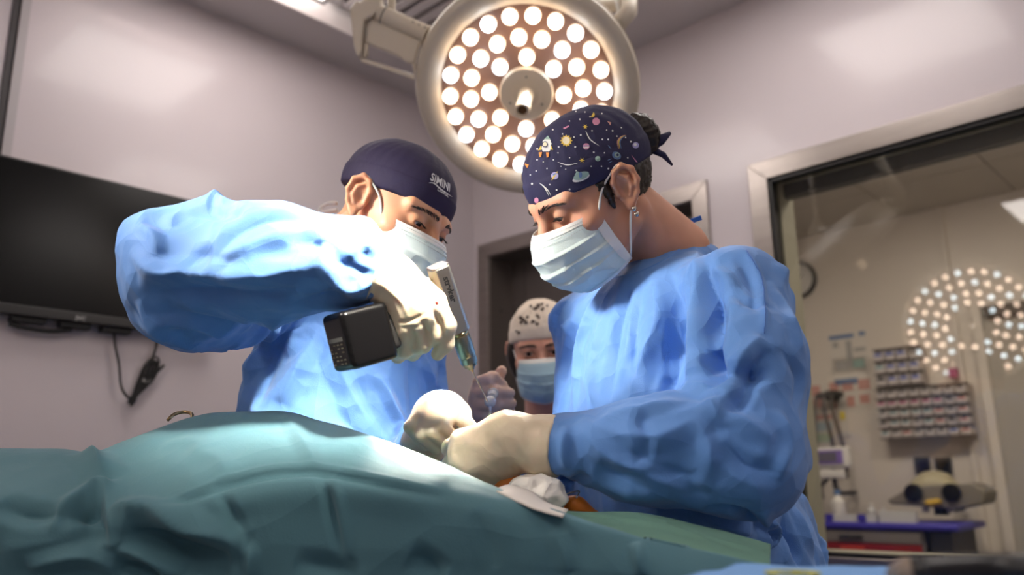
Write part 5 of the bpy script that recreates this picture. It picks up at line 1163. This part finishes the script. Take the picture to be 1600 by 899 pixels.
MB().tube(spline([onZ(1428, 897, ZC+.014), onZ(1480, 894, ZC+.014), onZ(1560, 892, ZC+.014), onZ(1640, 896, ZC+.014), onZ(1720, 905, ZC+.014)], 24), .0105, 16).build('hose', mat('hose_black', (14, 14, 18), .35), hs, smooth=True)
MB().tube(spline([onZ(1392, 899, ZC+.009), onZ(1410, 897, ZC+.011), onZ(1432, 896.8, ZC+.014)], 8), [.004, .006, .007, .008, .009, .0095, .010, .0102], 14).build('tip', mat('tip_highlight', (146, 128, 112), .5), hs, smooth=True)  # tan end piece stands in for the highlight on the tube
MB().tube(spline([U(262, 657, 1.16), U(272, 648, 1.17), U(288, 644, 1.18), U(300, 648, 1.17), U(298, 662, 1.16)], 16), .0026, 8).build('towel_clamp', mat('clamp_brass', (176, 150, 112), .3, metal=1), None, smooth=True)
tag(bpy.data.objects['towel_clamp'], 'small curved metal clamp handle sticking up behind the left of the teal drape', 'clamp')
# ================================================================== prints on the caps
def place(tree, px, py, off):
    h = tree.ray_cast(Vector(CAM), Vector(ray(px, py)).normalized())
    return None if h[0] is None else np.array(h[0])+np.array(h[1])*off
INK = {n: mat('print_'+n, c, .8) for n, c in dict(white=(226, 226, 226), yellow=(222, 190, 84), pink=(206, 140, 170), teal=(96, 176, 172), blue=(96, 132, 204), lilac=(164, 160, 206), red=(206, 76, 52), orange=(226, 140, 60), navy=(40, 44, 84), cream=(232, 222, 196)).items()}
zc_ = lambda x, y: (790+x*.3337, 150+y*.3337)
def disc(cx, cy, rx, ry=None, n=18, a0=0, a1=360, rot=0):
    ry = rx if ry is None else ry; c, s = math.cos(math.radians(rot)), math.sin(math.radians(rot)); o = []
    for t in np.linspace(math.radians(a0), math.radians(a1), n, endpoint=(a1-a0) != 360):
        x, y = rx*math.cos(t), ry*math.sin(t); o.append((cx+x*c-y*s, cy+x*s+y*c))
    return o
def burst(cx, cy, r1, r2, n): return [(cx+(r1 if k % 2 == 0 else r2)*math.cos(math.pi*k/n), cy+(r1 if k % 2 == 0 else r2)*math.sin(math.pi*k/n)) for k in range(2*n)]
def stroke(pts, w):
    P = spline([np.array(p, float) for p in pts], 12); T = np.gradient(P, axis=0); T /= np.linalg.norm(T, axis=1, keepdims=True); Nn = np.stack([-T[:, 1], T[:, 0]], 1); tw = np.sin(np.linspace(.25, math.pi-.05, 12))[:, None]*w/2
    return [tuple(p) for p in P+Nn*tw]+[tuple(p) for p in (P-Nn*tw)[::-1]]
def motif(name, polys, tree, parent, cv=zc_):
    mb = {}
    for k, (ink, pts) in enumerate(polys):
        c = np.mean(pts, 0); W = [place(tree, *cv(*p), .0010+.00025*k) for p in pts]; C_ = place(tree, *cv(*c), .0012+.00025*k)
        if C_ is None or any(w_ is None for w_ in W): continue
        n = len(W); m = mb.setdefault(ink, MB())
        if name in ('comet', 'swoosh'): h_ = n//2; m.add(W, [(i, i+1, n-2-i, n-1-i) for i in range(h_-1)])
        else: m.add(W+[C_], [(i, (i+1) % n, n) for i in range(n)])
    root = None
    for ink, m in mb.items():
        if not m.v: continue
        o = m.build('print_'+name, INK[ink], parent)
cp = S1.cap; ct = S1.captree
motif('rocket', [('white', [(200, 192), (213, 212), (214, 250), (205, 262), (177, 262), (170, 250), (176, 212)]), ('teal', [(200, 188), (211, 206), (181, 206)]), ('yellow', [(170, 232), (155, 258), (171, 254)]), ('yellow', [(214, 232), (224, 256), (212, 254)]), ('orange', [(160, 266), (174, 266), (170, 286), (163, 290)]), ('orange', [(192, 268), (208, 268), (204, 288), (196, 292)]), ('navy', disc(188, 231, 14)), ('cream', disc(188, 231, 10))], ct, cp)
motif('sun', [('yellow', burst(285, 211, 29, 21, 12)), ('cream', disc(285, 211, 17))], ct, cp)
motif('planet', [('pink', disc(423, 122, 17))], ct, cp); motif('moon', [('yellow', disc(405, 90, 12, 12, 12, -60, 120))], ct, cp); motif('star', [('yellow', burst(373, 146, 13, 5, 6))], ct, cp); motif('star', [('yellow', burst(357, 302, 14, 5, 6))], ct, cp)
motif('comet', [('white', stroke([(375, 165), (395, 205), (440, 236)], 5))], ct, cp); motif('comet', [('white', stroke([(245, 311), (290, 323), (340, 315)], 5))], ct, cp); motif('comet', [('white', stroke([(160, 408), (185, 430), (205, 470)], 5))], ct, cp); motif('comet', [('white', stroke([(170, 412), (198, 440), (214, 468)], 4))], ct, cp); motif('comet', [('lilac', stroke([(140, 190), (125, 220), (120, 255)], 5))], ct, cp); motif('comet', [('lilac', stroke([(106, 195), (92, 225), (90, 255)], 5))], ct, cp)
motif('planet', [('pink', disc(377, 238, 15)), ('lilac', [(363, 234), (391, 232), (391, 237), (363, 239)]), ('white', [(364, 242), (390, 240), (388, 245), (366, 247)])], ct, cp)
motif('saucer', [('white', disc(353, 384, 42, 15, rot=-20)), ('teal', disc(354, 374, 38, 17, rot=-20)), ('teal', [(322, 372), (334, 352), (348, 360)]), ('blue', disc(350, 370, 8, 14))], ct, cp)
motif('ringed_planet', [('lilac', disc(231, 374, 17)), ('yellow', disc(231, 374, 25, 4, rot=-55)), ('blue', [(222, 368), (240, 360), (243, 366), (226, 375)])], ct, cp)
motif('planet', [('teal', disc(431, 295, 12))], ct, cp); motif('capsule', [('blue', disc(518, 280, 22, 17, rot=30)), ('teal', disc(520, 277, 12)), ('navy', disc(522, 277, 6))], ct, cp)
for k, c in enumerate(('red', 'yellow', 'blue')): motif('comet', [(c, stroke([(528+k*6, 250-k), (522+k*6, 215), (540+k*5, 192), (562, 184+k*4)], 5))], ct, cp)
motif('planet', [('lilac', disc(607, 232, 15)), ('white', disc(604, 229, 7))], ct, cp); motif('planet', [('white', disc(630, 308, 13, 24))], ct, cp); motif('spark', [('pink', [(585, 275), (612, 305), (618, 312), (606, 308)])], ct, cp)
motif('meteor', [('red', [(84, 300), (108, 296), (118, 330), (100, 340)]), ('orange', [(92, 318), (112, 322), (104, 340)])], ct, cp); motif('planet', [('pink', disc(146, 488, 10, 13))], ct, cp); motif('spark', [('red', [(475, 120), (494, 126), (490, 140)])], ct, cp); motif('spark', [('pink', [(270, 152), (296, 140), (298, 146), (276, 158)])], ct, cp)
for a, b in (((478, 232), (494, 250)), ((476, 302), (496, 294)), ((480, 315), (498, 306))): motif('comet', [('blue', stroke([a, ((a[0]+b[0])/2, (a[1]+b[1])/2), b], 4))], ct, cp)
DOTS = [(222, 160), (246, 268), (150, 300), (352, 185), (372, 78), (404, 165), (326, 240), (282, 344), (208, 415), (126, 412), (195, 340), (145, 352), (452, 205), (462, 268), (400, 330), (412, 265), (448, 330), (472, 162), (480, 205), (560, 196), (570, 290), (585, 215), (545, 322), (512, 330), (480, 340), (300, 290), (330, 350), (250, 240), (320, 195), (300, 120), (348, 112), (330, 75), (450, 85), (500, 165), (540, 150), (260, 330), (150, 250), (178, 310), (225, 300), (300, 437), (268, 180), (118, 370), (240, 440), (395, 100), (520, 190), (212, 225)]
for k, (x, y) in enumerate(DOTS): motif('dot', [('white', disc(x, y, 3.4 if k % 3 else 4.4, n=8))], ct, cp)
# the same print carries on round the far side
rnd = random.Random(11); L2W = lambda v: S1.R@np.array(v)
fs = MB(); fp = {c: MB() for c in ('pink', 'teal', 'yellow', 'blue')}
for k in range(90):
    a = rnd.uniform(-.2, 2.6); zz = rnd.uniform(.045, .115); o0 = S1.T((0, -.01, .04)); d = L2W([math.sin(a), math.cos(a), (zz-.06)*9]); h = ct.ray_cast(Vector(o0+nrm(d)*.3), Vector(-nrm(d)))
    if h[0] is None: continue
    hp, hn = np.array(h[0]), np.array(h[1])
    if hn@(CAM-hp) > .0: continue
    big = k % 6 == 0; (fp[list(fp)[k % 4]] if big else fs).lathe(hp+hn*.0008, hn, [(.006 if big else .0012, 0), (0, .0002)], 10)
fs.build('print_dot', INK['white'], cp)
for c, m in fp.items():
    if m.v: m.build('print_planet', INK[c], cp)
# lettering on the navy cap, bent round it
def cap_text(s, pe, p_start, p_end, n_pitch, size, bold, name):
    tree = pe.captree; a = pe.R.T@(place(tree, *p_start, 0)-pe.t); b = pe.R.T@(place(tree, *p_end, 0)-pe.t)
    cyl = lambda l: np.array([math.atan2(l[0], l[1])*.105, l[2]])
    A2, B2 = cyl(a), cyl(b); ex = (B2-A2)/n_pitch; un = ex/np.linalg.norm(ex); ey = np.array([un[1], -un[0]])
    if ey[1] < 0: ey = -ey
    cu = bpy.data.curves.new(name, 'FONT'); cu.body = s; cu.size = size; cu.offset = bold; cu.resolution_u = 3; cu.fill_mode = 'FRONT'
    o = bpy.data.objects.new('t', cu); COL.objects.link(o); me = bpy.data.meshes.new_from_object(o.evaluated_get(bpy.context.evaluated_depsgraph_get())); bpy.data.objects.remove(o); bpy.data.curves.remove(cu)
    bm = bmesh.new(); bm.from_mesh(me); bmesh.ops.triangulate(bm, faces=bm.faces); bmesh.ops.subdivide_edges(bm, edges=[e for e in bm.edges if e.calc_length() > size*.25], cuts=2, use_grid_fill=True); bmesh.ops.triangulate(bm, faces=bm.faces); bm.to_mesh(me); bm.free()
    for v in me.vertices:
        q = A2+un*v.co.x+ey*v.co.y; an = q[0]/.105; d = np.array([math.sin(an), math.cos(an), 0.]); o0 = pe.T((0, 0, 0))+pe.R@np.array([0, 0, q[1]])
        h = tree.ray_cast(Vector(o0+pe.R@d*.3), Vector(-(pe.R@d)))
        if h[0] is not None: v.co = Vector(np.array(h[0])+np.array(h[1])*.0011)
    me.materials.clear(); return link(name, me, INK['white'], pe.cap)
cap_text('SIMINI', S2, (671, 281), (694, 295), 1, .0185, .0003, 'cap_lettering')
cap_text('LAVAGE', S2, (683, 298), (697, 307), 1, .0075, .0001, 'cap_lettering')
motif('swoosh', [('white', stroke([(670, 286), (678, 287), (687, 295), (697, 302), (706, 308)], 2.0))], S2.captree, S2.cap, cv=lambda x, y: (x, y))
# small dark figures on the cream cap
rnd = random.Random(4); DK = mat('print_brown', (70, 58, 52), .8); INK['brown'] = DK
for k in range(48):
    x, y = rnd.uniform(806, 905), rnd.uniform(474, 524); r = rnd.uniform(2, 4.5)
    motif('figure', [('brown', burst(x, y, r, r*.55, rnd.randint(3, 6)))], S3.captree, S3.cap, cv=lambda a, b: (a, b))
